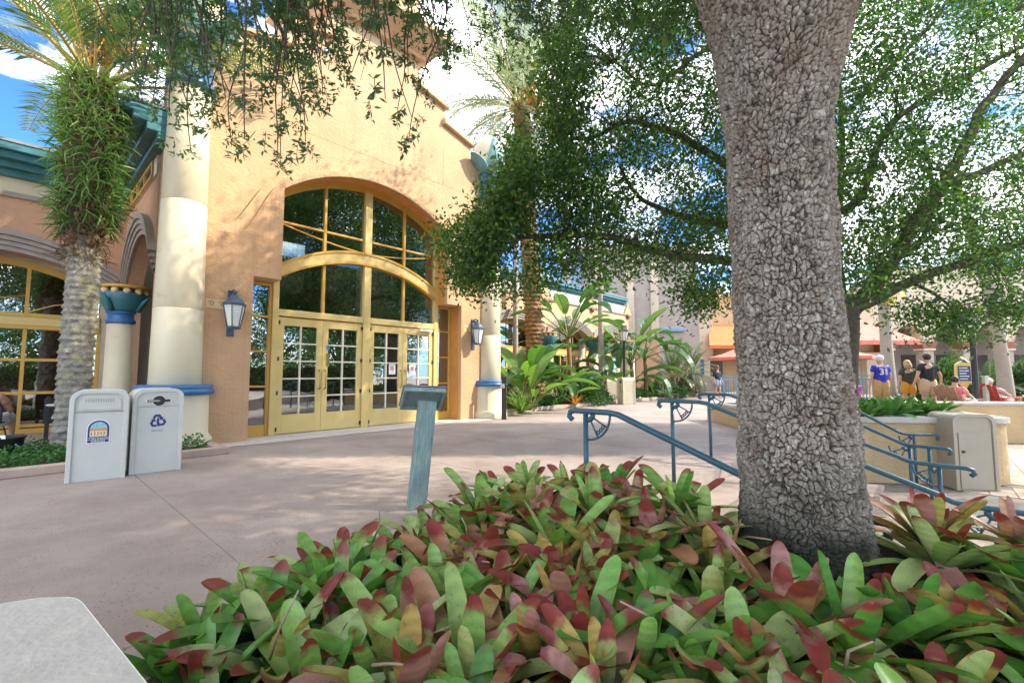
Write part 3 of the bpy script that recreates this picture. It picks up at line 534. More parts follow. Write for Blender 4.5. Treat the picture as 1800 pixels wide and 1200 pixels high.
for k in range(7):
    x = -3.0 + 2.55 * k; p_ = MB().box(x - .32, x + .32, -.03, .57, 0, 2.75).build('pillar', GREYW, rb, bevel=.02); MB().box(x - .4, x + .4, -.1, .62, 2.75, 2.86).build('collar', CREAMW, p_); MB().add([(x - .36, -.08, 2.87), (x + .36, -.08, 2.87), (x + .36, .62, 2.87), (x - .36, .62, 2.87), (x - .55, -.16, 3.3), (x + .55, -.16, 3.3), (x + .55, .7, 3.3), (x - .55, .7, 3.3)], [(0, 1, 5, 4), (1, 2, 6, 5), (2, 3, 7, 6), (3, 0, 4, 7), (4, 5, 6, 7)]).build('capital', BROWNT, p_)
MB().box(-3, 12.3, 3.4, 3.6, 0, 6).build('back_wall', GREYW, rb); MB().box(-3, 12.3, .6, 3.6, 5.5, 5.7).build('ceiling', INTD, rb)
for x in (-1.4, 1.2, 3.7, 6.3, 8.9):
    MB().box(x - .5, x + .5, 3.34, 3.42, 0, 2.6).build('doorway', INTD, rb)
MB().add([(-9, -2.6, 3.2), (-3.2, -2.6, 3.2), (-5.2, -.02, 4.9), (-9, -.02, 4.9), (-9, -2.6, 2.95), (-3.2, -2.6, 2.95), (-3.2, -.02, 3.2)], [(0, 1, 2, 3), (4, 5, 1, 0), (1, 6, 2)]).build('awning', PINKU, rb)
MB().box(-3.9, -3.6, -.5, -.02, 2.2, 3.2).build('bracket', BROWNT, rb); MB().box(-4.8, -3.9, -.5, -.02, 0, 2.6).build('awning_pier', CREAMW, rb, bevel=.03); MB().box(-8.5, -5.2, -.06, -.02, 0, 2.9).build('dark_opening', INTD, rb)
# ================================================================== LOW WALLS
def wall_path(o, pts, th, z0, z1, capz, mat, cap, capov=.05):
    """wall along pts (left side = outer face), coping on top"""
    pts = [Vector(p).to_2d() for p in pts]; n = len(pts); nr = []
    for i in range(n):
        t = (pts[min(i + 1, n - 1)] - pts[max(i - 1, 0)]).normalized(); nr.append(Vector((-t.y, t.x)))
    def ring(off0, off1, za, zb):
        vs = []; fs = []
        for p, q in zip(pts, nr):
            a, b = p + q * off0, p + q * off1; vs += [(a.x, a.y, za), (b.x, b.y, za), (b.x, b.y, zb), (a.x, a.y, zb)]
        for i in range(n - 1):
            k = 4 * i; fs += [(k + j, k + (j + 1) % 4, k + 4 + (j + 1) % 4, k + 4 + j) for j in range(4)]
        fs += [(3, 2, 1, 0), tuple(4 * (n - 1) + j for j in range(4))]; return vs, fs
    MB().add(*ring(0, th, z0, z1)).build('wall_face', mat, o); MB().add(*ring(-capov, th + capov, z1, capz)).build('coping', cap, o, bevel=.025)
pw = thing('planter_wall', 'tan stucco planter wall with rounded coping beside the steps', 'planter')
cor = [(8.22 + .45 * math.sin(t) - .1, 7.72 + .45 * (1 - math.cos(t)), 0) for t in np.linspace(0, 1.15, 7)]
wall_path(pw, [(5.55, 8.0, 0), (6.6, 7.86, 0)] + cor + [(8.95, 9.3, 0), (10.5, 12.5, 0)], .3, ZL, .42, .51, TANW, CONC)
MB().add([(5.6, 8.2, .4), (8.2, 8.0, .4), (8.6, 9.3, .4), (9.8, 12.2, .4), (5.6, 12.2, .4)], [(0, 1, 2, 3, 4)]).build('soil', SOIL, pw)
wall_path(pw, [(9.9, 12.35, 0), (5.5, 12.35, 0), (5.55, 8.0, 0)][::-1], .25, 0, .42, .5, TANW, CONC)
tw = thing('terrace_wall', 'long low tan wall with pale coping at the right edge', 'wall'); wall_path(tw, [(10.62, 12.55, 0), (14, 12.3, 0), (22, 11.6, 0)], .3, ZL, .40, .49, TANW, CONC)
sw = thing('seat_wall', 'pale concrete seat wall end in the near left corner', 'wall')
a = G(130, 1040, .45); poly = []
b = G(262, 1205, .45); d1 = (b - a).normalized(); c_ = G(-140, 1085, .45); d2 = (c_ - a).normalized()
p1 = a + d2 * .16; p2 = a + d1 * .13
rc = [p1 * (1 - t) ** 2 + a * 2 * t * (1 - t) + p2 * t * t for t in np.linspace(0, 1, 9)]
poly = [a + d2 * 1.6] + rc + [a + d1 * 1.3, a + d1 * 1.3 + d2 * 1.6]
MB().prism([(p.x, p.y) for p in poly], .0, .45, 'z').build('wall_block', CONC, sw, bevel=.022)
# kerbs of the left bed
kb = thing('bed_kerb', 'low salmon kerb round the ground cover under the left palm', 'kerb', O, PHI)
y_k = -((G(60, 842) - O).dot(NV)); ku0 = (G(380, 803) - O).dot(U)
MB().box(-9, -.62, -1.32, -1.14, 0, .11).build('kerb_stone', KERB, kb, bevel=.015); MB().box(-.80, -.62, -1.138, -.52, 0, .109).build('kerb_stone', KERB, kb, bevel=.015)
MB().box(-9, -.8, -1.14, .9, 0, .07).build('soil', SOIL, kb)
kr = thing('far_kerb', 'grey kerb along the planting bed in front of the far arcade', 'kerb', O, PHI)
MB().box(7.2, 24.5, .35, .55, 0, .13).build('kerb_stone', KERB, kr, bevel=.015); MB().box(7.2, 24.5, .55, 3.5, 0, .09).build('soil', SOIL, kr)
# ================================================================== HANDRAILS
RAILP = M('handrail_blue_paint', (.024, .085, .118), .38, .15, 6, wear=((.10, .22, .28), 14, .64))
def bracket(t, p, side, dirv, r=.2):
    """quarter-round fretwork under a rail"""
    m = Matrix.Translation(p) @ Matrix(((dirv.x * side, 0, 0, 0), (dirv.y * side, 1, 0, 0), (0, 0, 1, 0), (0, 0, 0, 1)))
    q = lambda x, z: p + Vector((dirv.x * side * x, dirv.y * side * x, -z))
    b = MB(); b.tube([q(r * math.cos(a), r * math.sin(a)) for a in np.linspace(0, PI / 2, 12)], .010, 6)
    b.tube([q(.045 * math.cos(a), .045 * math.sin(a)) + Vector((0, 0, 0)) for a in np.linspace(0, PI / 2, 6)], .022, 6)
    for a in (.48, 1.09): b.tube([q(.05 * math.cos(a), .05 * math.sin(a)), q(r * .98 * math.cos(a), r * .98 * math.sin(a))], .008, 5)
    for a in (.6, .785, .97): b.tube([q((r - .035 + .014 * math.cos(s)) * math.cos(a + .014 / r * math.sin(s)), (r - .035 + .014 * math.cos(s)) * math.sin(a + .014 / r * math.sin(s))) for s in np.linspace(0, 2 * PI, 7)], .007, 4)
    b.build('bracket', RAILP, t)
def handrail(label, S, E, z0, z1, top=.5, bot=.5, posts=()):
    t = thing('handrail', label, 'handrail', group='blue handrails on the steps'); S = Vector((*S, 0)); E = Vector((*E, 0)); d = (E - S); Ln = d.length; d.normalize()
    pt = lambda s, z: S + d * s + Vector((0, 0, z))
    path = [pt(.0, z0 - .075), pt(-.03, z0 - .05), pt(-.02, z0 - .012), pt(.03, z0)] + [pt(top - .08, z0), pt(top, z0 - .01), pt(top + .08, z0 - .04)]
    k = (z0 - z1) / (Ln - top - bot); path += [pt(Ln - bot - .08, z1 + .05), pt(Ln - bot, z1 + .012), pt(Ln - bot + .08, z1), pt(Ln - .03, z1), pt(Ln + .02, z1 - .012), pt(Ln + .03, z1 - .05), pt(Ln, z1 - .075)]
    MB().tube(path, .023, 10).build('rail', RAILP, t); path2 = [pt(top + .05, z0 - .035), pt(Ln - bot - .05, z1 + .03)]
    def hz(s): return z0 if s < top else (z1 if s > Ln - bot else z0 + (z1 - z0) * (s - top) / (Ln - top - bot))
    for s, gz, br in posts:
        MB().tube([pt(s, gz), pt(s, hz(s) - .01)], .021, 10).build('post', RAILP, t); MB().lathe([(.055, 0), (.055, .012), (.03, .02)], 12).build('post_foot', RAILP, t, pt(s, gz))
        if br: bracket(t, pt(s, hz(s) - .024) + d * (.022 * br), br, d)
    return t
handrail('blue handrail nearest the camera, rising behind the bromeliads left of the oak trunk', (.50, 3.8), (1.95, 2.47), .95, .45, .42, .3, [(.13, 0, 1), (1.72, ZL, 0)])
handrail('second blue handrail from the camera, passing behind the trunk, lowest on the right', (1.69, 5.2), (3.75, 3.3), .95, .25, .5, .45, [(.13, 0, 1), (1.0, -.15, 0), (2.6, ZL, -1)])
handrail('blue handrail with its lower end in front of the beige bin door', (2.87, 6.96), (4.80, 4.85), .95, .26, .45, .5, [(.13, 0, 1), (.62, 0, 0), (2.62, ZL, -1)])
handrail('blue handrail ending second from the planter wall, right of the trunk', (4.3, 7.8), (5.78, 6.12), .92, .26, .4, .45, [(.13, 0, 0), (1.85, ZL, -1), (2.05, ZL, 0)])
handrail('blue handrail ending closest to the tan planter wall', (5.0, 7.8), (6.93, 7.52), .85, .26, .4, .5, [(.13, -.4, 0), (1.62, ZL, -1)])
# ================================================================== WASTE BINS
def rr_profile(w_, h, r, n=7):
    pts = [(-w_ / 2, 0)] + [(-w_ / 2 + r - r * math.cos(a), h - r + r * math.sin(a)) for a in np.linspace(0, PI / 2, n)] + [(w_ / 2 - r + r * math.sin(a), h - r + r * math.cos(a)) for a in np.linspace(0, PI / 2, n)] + [(w_ / 2, 0)]
    return pts
def bin_(label, loc, rz, kind, s=1.0, mat=None, group='beige waste bins'):
    mt = mat or CANP; t = thing('waste_bin', label, 'bin', loc, rz, group); t.scale = (s, s, s); w_, h, dp = .53, 1.06, .5
    MB().prism(rr_profile(w_ - .03, h - .015, .11), .012, dp - .012, smooth=False).build('body', mt, t, (0, 0, .0))
    for y0, y1 in ((-.012, .03), (dp - .03, dp + .012)):       # raised rim on both faces
        o = rr_profile(w_, h, .12, 9); i = rr_profile(w_ - .09, h - .045, .09, 9); n = len(o); vs = [(p[0], y0, p[1]) for p in o] + [(p[0], y0, p[1]) for p in i] + [(p[0], y1, p[1]) for p in o] + [(p[0], y1, p[1]) for p in i]; fs = []
        for k in range(n - 1): fs += [(k, k + 1, n + k + 1, n + k), (2 * n + k, 3 * n + k, 3 * n + k + 1, 2 * n + k + 1), (k, 2 * n + k, 2 * n + k + 1, k + 1), (n + k, n + k + 1, 3 * n + k + 1, 3 * n + k)]
        fs += [(0, n, 3 * n, 2 * n), (n - 1, 2 * n - 1 + 2 * n, 2 * n - 1, n - 1)][:1]; MB().add(vs, fs).build('rim', mt, t, bevel=.006)
    for x in (-.235, .235):
        for y in (.03, dp - .03): MB().box(x - .03, x + .03, y - .03, y + .03, -.0, .03).build('foot', mt, t)
    if kind == 'trash':
        MB().box(-.215, .215, .002, .0135, .80, .804).build('seam', MET, t); fl = MB().prism([(-.19, .83), (-.19, .93), (-.13, .985), (.13, .985), (.19, .93), (.19, .83)], .0, .012).build('flap', mt, t, bevel=.008)
        lv = MB()
        for k in range(12): lv.box(-.13 + k * .022, -.12 + k * .022, -.003, .0005, .915, .96)
        lv.build('louvre', M('louvre_grey', (.36, .36, .34), .5, .1), fl)
        # badge
        ap = [(-.095, .44)] + [(-.095 * math.cos(a), .60 + .1 * math.sin(a)) for a in np.linspace(0, PI, 14)] + [(.095, .44)]
        MB().prism([(p[0] * 1.1, (p[1] - .55) * 1.07 + .55) for p in ap], .008, .0118).build('badge_edge', WHITE, t); bd = MB().prism(ap, .006, .0078).build('badge', NAVY, t)
        MB().prism([(-.077, .60)] + [(-.077 * math.cos(a), .60 + .082 * math.sin(a)) for a in np.linspace(0, PI, 12)][1:-1] + [(.077, .60)], .0045, .0058).build('badge_sky', M('badge_aqua', (.25, .52, .55), .5, .25, 30), bd)
        MB().box(-.077, .077, .0046, .0058, .51, .60).build('badge_wall', M('badge_cream', (.70, .58, .34), .5, .2, 40), bd); MB().box(-.077, .077, .0032, .0044, .578, .606).build('badge_roof', M('badge_orange', (.65, .27, .12), .5, .2, 40), bd)
        for k in range(5): MB().box(-.066 + k * .028, -.055 + k * .028, .0032, .0044, .525, .565).build('badge_arch', M('badge_brown', (.35, .2, .1), .5, .2), bd)
        for tx, z, sz in (('CORONADO', .485, .042), ('SPRINGS', .453, .040)): textmesh(tx, sz, WHITE, bd, Matrix.Translation((0, .004, z)) @ UP2Y, xs=.82)
    if kind == 'recycle':
        MB().box(-.215, .215, .002, .0135, .835, .8375).build('seam', M('seam_grey', (.3, .3, .28), .6, .1), t)
        pr = [(-.115, .905), (-.05, .905)] + [(.055 * math.cos(a), .905 - .055 * math.sin(a) + .0) for a in ()]
        sh = [(-.12, .89), (-.058, .89)] + [(.065 * math.cos(a), .905 + .065 * math.sin(a)) for a in np.linspace(PI + .25, 2 * PI - .25, 8)] + [(.058, .89), (.12, .89), (.12, .92), (.058, .92)] + [(.065 * math.cos(a), .905 + .065 * math.sin(a)) for a in np.linspace(.25, PI - .25, 8)] + [(-.058, .92), (-.12, .92)]
        MB().prism([(x * 1.07, (z - .905) * 1.12 + .905) for x, z in sh], .004, .0125).build('slot_rim', WHITE, t); MB().prism(sh, .001, .0035).build('slot', MET, t); MB().prism([(-.11, .895), (.0, .895), (.02, .905), (.0, .916), (-.11, .916)], -.002, .0008).build('slot_lining', M('slot_lining', (.35, .3, .25), .6, .2), t)
        rs = bpy.data.objects.new('recycle_symbol', None); C.objects.link(rs); rs.parent = t; rs.location = (0, .011, .645)
        for k in range(3):
            an = k * 2 * PI / 3; rot = Matrix.Rotation(an, 4, 'Y')
            MB().prism([(-.032, .085), (.02, .085), (.044, .045), (.06, .054), (.045, .012), (.002, .02), (.02, .031), (.004, .058), (-.016, .058), (-.034, .03), (-.058, .044)], 0, .0015, mat=rot).build('arrow', NAVY, rs)
        MB().prism([(-.013, -.035), (.013, -.035), (.013, .02), (.006, .035), (.006, .055), (-.006, .055), (-.006, .035), (-.013, .02)], -.001, .0004).build('bottle_print', NAVY, rs)
        textmesh('RECYCLE', .03, NAVY, t, Matrix.Translation((0, .0105, .525)) @ UP2Y)
    if kind == 'door':
        MB().box(-.2, .2, -.004, .011, .02, .80).build('door', mt, t, bevel=.004); MB().box(-.17, -.14, -.022, -.005, .52, .55).build('latch', MET, t)
    if kind == 'small':
        MB().lathe([(.07, 0), (.07, .01)], 14).build('hole', MET, t, (0, .012, .87), (PI / 2, 0, 0)); MB().box(-.08, .08, .006, .0118, .45, .72).build('badge', M('bin_badge', (.45, .4, .22), .6, .3, 20), t)
    return t
k1 = G(112, 850); k2 = G(220, 838); k3 = G(226, 835); k4 = G(317, 824)
bin_('beige waste bin with arched resort badge, standing left of the recycling bin', (k1 + k2) / 2, math.atan2(k2.y - k1.y, k2.x - k1.x), 'trash')
bin_('beige recycling bin with blue arrows and round slot, right of the badge bin', (k3 + k4) / 2, math.atan2(k4.y - k3.y, k4.x - k3.x), 'recycle')
CANG = M('greige_shade_can_paint', (.42, .365, .275), .5, .06, 2.5, wear=((.28, .25, .2), 7, .66)); k5 = G(1683, 861, ZL); k6 = G(1757, 864, ZL); bin_('beige bin with closed service door against the planter wall', (k5 + k6) / 2, math.atan2(k6.y - k5.y, k6.x - k5.x) + .03, 'door', 1.14, CANG)  # greige darkened to paint in the shade over this bin
CANC = M('far_can_paint', (.62, .55, .40), .5, .06, 2)
bin_('cream bin half hidden behind its twin at the far planting bed', (4.05, 19.9, 0), R(-78), 'small', 1, CANC, 'cream bins by the far arcade'); bin_('cream bin with badge standing in front of the far planting bed', (4.5, 19.0, 0), R(-78), 'small', 1.05, CANC, 'cream bins by the far arcade')
# ================================================================== SIGN PODIUM, BOLLARD
sp = thing('sign_podium', 'weathered teal wooden sign podium with tilted board on the plaza', 'sign', (-.90, 4.35, 0), R(18)); sp.rotation_euler = (R(-2), R(6), R(18))
MB().prism([(-.08, -.06), (.08, -.06), (.08, .06), (-.08, .06)], 0, 1.0, 'z').build('post', WOODT, sp, bevel=.008)
bm_ = Matrix.Translation((-.04, .10, 1.03)) @ Matrix.Rotation(R(-36), 4, 'X') @ Matrix.Rotation(R(-4), 4, 'Y') @ Matrix.Scale(.80, 4)
MB().box(-.25, .25, -.2, .2, -.02, .0, bm_).build('board', WOODT, sp, bevel=.005); MB().box(-.262, .262, -.212, .212, .001, .022, bm_).build('sign_face', M('sign_purple', (.18, .14, .18), .5, .2, 6), sp, bevel=.004)
fbd = MB()
for x0, x1, y0, y1 in ((-.25, .25, -.2, -.17), (-.25, .25, .17, .2), (-.25, -.22, -.17, .17), (.22, .25, -.17, .17)): fbd.box(x0, x1, y0, y1, -.06, -.021, bm_)
fbd.build('under_frame', WOODT, sp)
bo = thing('bollard', 'slim dark brown post with small plate beside the far column', 'post', G(886, 737)); MB().box(-.07, .07, -.05, .05, 0, 1.18).build('post', M('dark_brown_wood', (.05, .032, .025), .6, .3, 8, bump=.2), bo, bevel=.01); MB().box(-.1, .02, -.062, -.051, .86, .98).build('plate', CANP, bo)
# ================================================================== LAMP POSTS
def lamp_post(label, loc, h, s=1.0):
    t = thing('lamp_post', label, 'lamp post', loc, 0, 'black lamp posts')
    MB().lathe([(.16 * s, 0), (.16 * s, .1), (.11 * s, .16), (.1 * s, .5), (.06 * s, .6), (.05 * s, h - .75), (.07 * s, h - .72), (.05 * s, h - .68)], 14).build('pole', MET, t)
    MB().lathe([(.13, h - .66), (.15, h - .64), (.12, h - .62)], 6, sharp=True).build('lantern_base', MET, t); MB().lathe([(.11, h - .62), (.19, h - .2)], 6, sharp=True).build('lantern_glass', FROST, t)
    MB().lathe([(.22, h - .2), (.23, h - .16), (.12, h - .06), (.04, h), (.015, h + .08)], 6, sharp=True).build('lantern_hood', MET, t)
    b = MB()
    for k in range(6): a = k * PI / 3; b.tube([(.115 * math.cos(a), .115 * math.sin(a), h - .62), (.195 * math.cos(a), .195 * math.sin(a), h - .2)], .011, 4)
    b.build('lantern_bars', MET, t)
lamp_post('black lamp post among tall plants in front of the arcade', (5.0, 20.3, .0), 3.35); lamp_post('black lamp post just right of the oak trunk', (13.6, 18.0, 0), 3.0); lamp_post('thick black lamp post beside the yellow sign', (14.1, 13.9, 0), 3.3, 1.35)
# ================================================================== YELLOW SIGN
ys = thing('direction_sign', 'yellow framed sign with dark blue panel on a post by the lamp', 'sign', (14.2, 14.35, 0)); YS = M('sign_yellow', (.72, .50, .16), .5, .08)
MB().prism([(-.04, 0), (.04, 0), (.05, .8), (.16, .98), (-.16, .98), (-.05, .8)], -.03, .03).build('post', YS, ys)
MB().prism([(-.25, .96), (.25, .96), (.27, 1.05), (.25, 1.55), (.12, 1.62), (0, 1.65), (-.12, 1.62), (-.25, 1.55), (-.27, 1.05)], -.025, .025).build('frame', YS, ys, bevel=.01); pn = MB().box(-.2, .2, -.032, -.026, 1.03, 1.5).build('panel', M('sign_navy', (.03, .06, .13), .5, .1), ys)
for k, wd in enumerate((.26, .3, .22, .3, .26)): MB().box(-.16, -.16 + wd, -.036, -.033, 1.42 - k * .085, 1.45 - k * .085).build('text_line', WHITE, pn)
# ================================================================== FENCES, UMBRELLAS
FENC = M('fence_blue', (.13, .25, .33), .5, .12, 3)
def fence(label, a, b, n, h=1.15):
    a, b = Vector((*a, 0)), Vector((*b, 0)); d = b - a; t = thing('fence', label, 'fence', a, math.atan2(d.y, d.x)); Ln = d.length
    for k in range(n + 1): x = Ln * k / n; p_ = MB().box(x - .06, x + .06, -.06, .06, 0, h).build('post', FENC, t); MB().box(x - .08, x + .08, -.08, .08, h, h + .05).build('cap', FENC, p_)
    for k in range(n):
        x0, x1 = Ln * k / n + .06, Ln * (k + 1) / n - .06
        for z in (.12, h - .22, h - .06): MB().box(x0, x1, -.025, .025, z, z + .06).build('rail', FENC, t)
        m = max(3, int((x1 - x0) / .13))
        for j in range(m): x = x0 + (j + .5) * (x1 - x0) / m; MB().box(x - .015, x + .015, -.015, .015, .18, h - .22).build('baluster', FENC, t)
fence('pale blue baluster fence below the pink umbrella, left of the trunk', (11.0, 23.8), (15.5, 23.8), 3); fence('pale blue baluster fence behind the walking people', (16.0, 21.2), (20.6, 21.2), 4, 1.2)
def umbrella(label, loc, r, h):
    t = thing('patio_umbrella', label, 'umbrella', loc, .3, 'faded red patio umbrellas'); MB().tube([(0, 0, 0), (0, 0, h)], .03, 8).ball((0, 0, h + .05), .06).build('pole', WHITE, t)
    for k in range(8):
        a0, a1 = k * PI / 4, (k + 1) * PI / 4; c0, c1 = (r * math.cos(a0), r * math.sin(a0)), (r * math.cos(a1), r * math.sin(a1)); o = MB().add([(0, 0, h), (c0[0] * .5, c0[1] * .5, h - .33), (c1[0] * .5, c1[1] * .5, h - .33), (*c0, h - .55), (*c1, h - .55), (*c0, h - .72), (*c1, h - .72)], [(0, 1, 2), (1, 3, 4, 2), (3, 5, 6, 4)]).build('canopy_panel', PINKU, t)
umbrella('faded red patio umbrella beyond the steps, left of the oak trunk', (13.1, 26.5, 0), 1.55, 2.75); umbrella('faded red patio umbrella right of the trunk behind the blue shirt', (18.1, 25, 0), 1.6, 2.75)
# ================================================================== CHAIRS, TABLES, POT
WOODC = M('adirondack_wood', (.30, .17, .11), .7, .25, 6); REDC = M('red_chair', (.45, .06, .04), .6, .2)
def lounge_chair(label, loc, rz, mat):
    t = thing('garden_chair', label, 'chair', loc, rz, 'low garden chairs on the terrace')
    for k in range(5): MB().box(-.28 + k * .115, -.18 + k * .115, -.02, .0, 0, .75 - .04 * abs(k - 2), Matrix.Translation((0, -.28, .28)) @ Matrix.Rotation(R(24), 4, 'X')).build('back_slat', mat, t)
    for k in range(5): MB().box(-.28, .28, -.24 + k * .11, -.14 + k * .11, .30 + k * .018, .32 + k * .018).build('seat_slat', mat, t)
    for s in (-1, 1): MB().box(s * .34 - .06, s * .34 + .06, -.4, .34, .52, .545).build('arm', mat, t); MB().box(s * .31 - .02, s * .31 + .02, .22, .3, 0, .52).build('leg', mat, t); MB().box(s * .31 - .02, s * .31 + .02, -.36, -.3, 0, .52).build('leg', mat, t)
lounge_chair('brown garden chair under the person in pink', (12.9, 13.2, 0), R(-80), WOODC); lounge_chair('red garden chair under the reclining person', (14.95, 14.1, 0), R(-75), REDC); lounge_chair('empty brown garden chair at the right edge, beside the palm', (16.1, 14.0, 0), R(110), WOODC)
MB_p = thing('white_post', 'short pale post between the lamp post and the reclining person', 'post', (14.45, 13.95, 0)); MB().box(-.05, .05, -.05, .05, 0, 1.15).box(-.065, .065, -.065, .065, 1.15, 1.2).build('post', M('pale_green_post', (.5, .55, .47), .6, .1), MB_p)
def cafe_chair(label, loc, rz):
    t = thing('cafe_chair', label, 'chair', loc, rz); s_ = MB().lathe([(.2, .44), (.21, .45), (.2, .465)], 20).build('seat', MET, t)
    for x in (-.16, .16):
        for y in (-.15, .15): MB().tube([(x * .9, y * .9, .44), (x * 1.15, y * 1.2, .2), (x * 1.25, y * 1.3, 0)], .011, 6).build('leg', MET, t)
    MB().tube([(-.19, -.15, .44), (-.2, -.2, .7), (-.12, -.22, .9), (0, -.23, .95), (.12, -.22, .9), (.2, -.2, .7), (.19, -.15, .44)], .012, 6).build('back_frame', MET, t)
    for x in (-.1, 0, .1): MB().tube([(x, -.17, .45), (x, -.215, .92 - abs(x) * .3)], .007, 5).build('back_bar', MET, t)
    return t
cafe_chair('black wire cafe chair under the person at the left edge', (-8.62, 7.55, 0), R(35)); cafe_chair('black wire cafe chair behind the round table near the palm', (-8.3, 8.75, 0), R(150))
ct = thing('cafe_table', 'round pale cafe table on black pedestal behind the bins', 'table', (-7.75, 8.1, 0)); MB().lathe([(.33, .70), (.345, .71), (.345, .725), (.33, .73)], 28).build('table_top', M('pale_stone_top', (.5, .47, .42), .3, .1), ct); MB().lathe([(.24, 0), (.23, .02), (.05, .05), (.035, .1), (.03, .65), (.08, .70)], 14).build('pedestal', MET, ct)
pb = thing('planter_pot', 'black plastic pot standing in the ground cover at the left edge', 'pot', (-7.15, 6.55, .07)); MB().lathe([(.12, 0), (.16, .26), (.175, .27), (.175, .3), (.15, .3), (.145, .22)], 20).build('pot', MET, pb); MB().box(.02, .12, -.16, -.15, .28, .33).build('plant_tag', WHITE, pb)
bk = thing('low_barrier', 'dark low barrier screen behind the cafe table', 'screen', (-7.9, 9.0, 0), PHI); MB().box(-.9, .7, -.02, .02, .35, .8).build('panel', M('black_mesh', (.03, .035, .04), .6, .3, 20), bk)
for x in (-.85, -.1, .65): MB().box(x - .03, x + .03, -.05, -.021, 0, .84).build('leg', MET, bk)
# ================================================================== PEOPLE
SKINM = M('skin', (.50, .28, .19), .55, .08, 6); HAIRD = M('dark_hair', (.02, .014, .01), .6, .3, 20); HAIRB = M('blonde_hair', (.40, .26, .12), .6, .35, 25); SHOE = M('shoe', (.5, .5, .5), .6, .2)
def skinned(name, joints, edges, mat, parent, root=0, sub=2):
    me = bpy.data.meshes.new(name); me.from_pydata([j[0] for j in joints], edges, []); o = link(name, me, parent); o.modifiers.new('skin', 'SKIN')
    for i, j in enumerate(joints): me.skin_vertices[0].data[i].radius = j[1] if hasattr(j[1], '__len__') else (j[1], j[1]); me.skin_vertices[0].data[i].use_root = (i == root)
    s_ = o.modifiers.new('sub', 'SUBSURF'); s_.levels = sub; s_.render_levels = sub; me.materials.append(mat); return o
STAND = dict(pelvis=(0, 0, .95), spine=(0, 0, 1.14), chest=(0, 0, 1.34), neck=(0, .0, 1.49), head=(0, .015, 1.60), crown=(0, .02, 1.70),
             shL=(-.18, 0, 1.41), elL=(-.25, -.02, 1.14), wrL=(-.27, .05, .91), haL=(-.27, .08, .83), shR=(.18, 0, 1.41), elR=(.25, -.02, 1.14), wrR=(.27, .05, .91), haR=(.27, .08, .83),
             hiL=(-.09, 0, .91), knL=(-.10, .06, .50), anL=(-.10, .0, .09), toL=(-.12, .14, .035), hiR=(.09, 0, .91), knR=(.10, -.02, .50), anR=(.10, -.16, .11), toR=(.12, -.04, .035))
SIT = dict(STAND, pelvis=(0, 0, .42), spine=(0, -.06, .60), chest=(0, -.13, .79), neck=(0, -.15, .94), head=(0, -.11, 1.05), crown=(0, -.10, 1.15), shL=(-.18, -.13, .86), elL=(-.27, .0, .64), wrL=(-.2, .2, .60), haL=(-.16, .27, .6), shR=(.18, -.13, .86), elR=(.27, .0, .64), wrR=(.2, .2, .60), haR=(.16, .27, .6),
           hiL=(-.09, .02, .42), knL=(-.12, .44, .50), anL=(-.12, .50, .09), toL=(-.13, .64, .035), hiR=(.09, .02, .42), knR=(.12, .44, .50), anR=(.12, .46, .09), toR=(.13, .60, .035))
RECL = dict(SIT, spine=(0, -.12, .56), chest=(0, -.26, .72), neck=(0, -.33, .85), head=(0, -.34, .96), crown=(0, -.36, 1.06), shL=(-.18, -.26, .79), shR=(.18, -.26, .79), elL=(-.28, -.05, .62), elR=(.28, -.05, .62), knL=(-.1, .42, .50), anL=(-.1, .72, .14), toL=(-.1, .8, .06), knR=(.1, .42, .48), anR=(.1, .76, .12), toR=(.1, .84, .05))
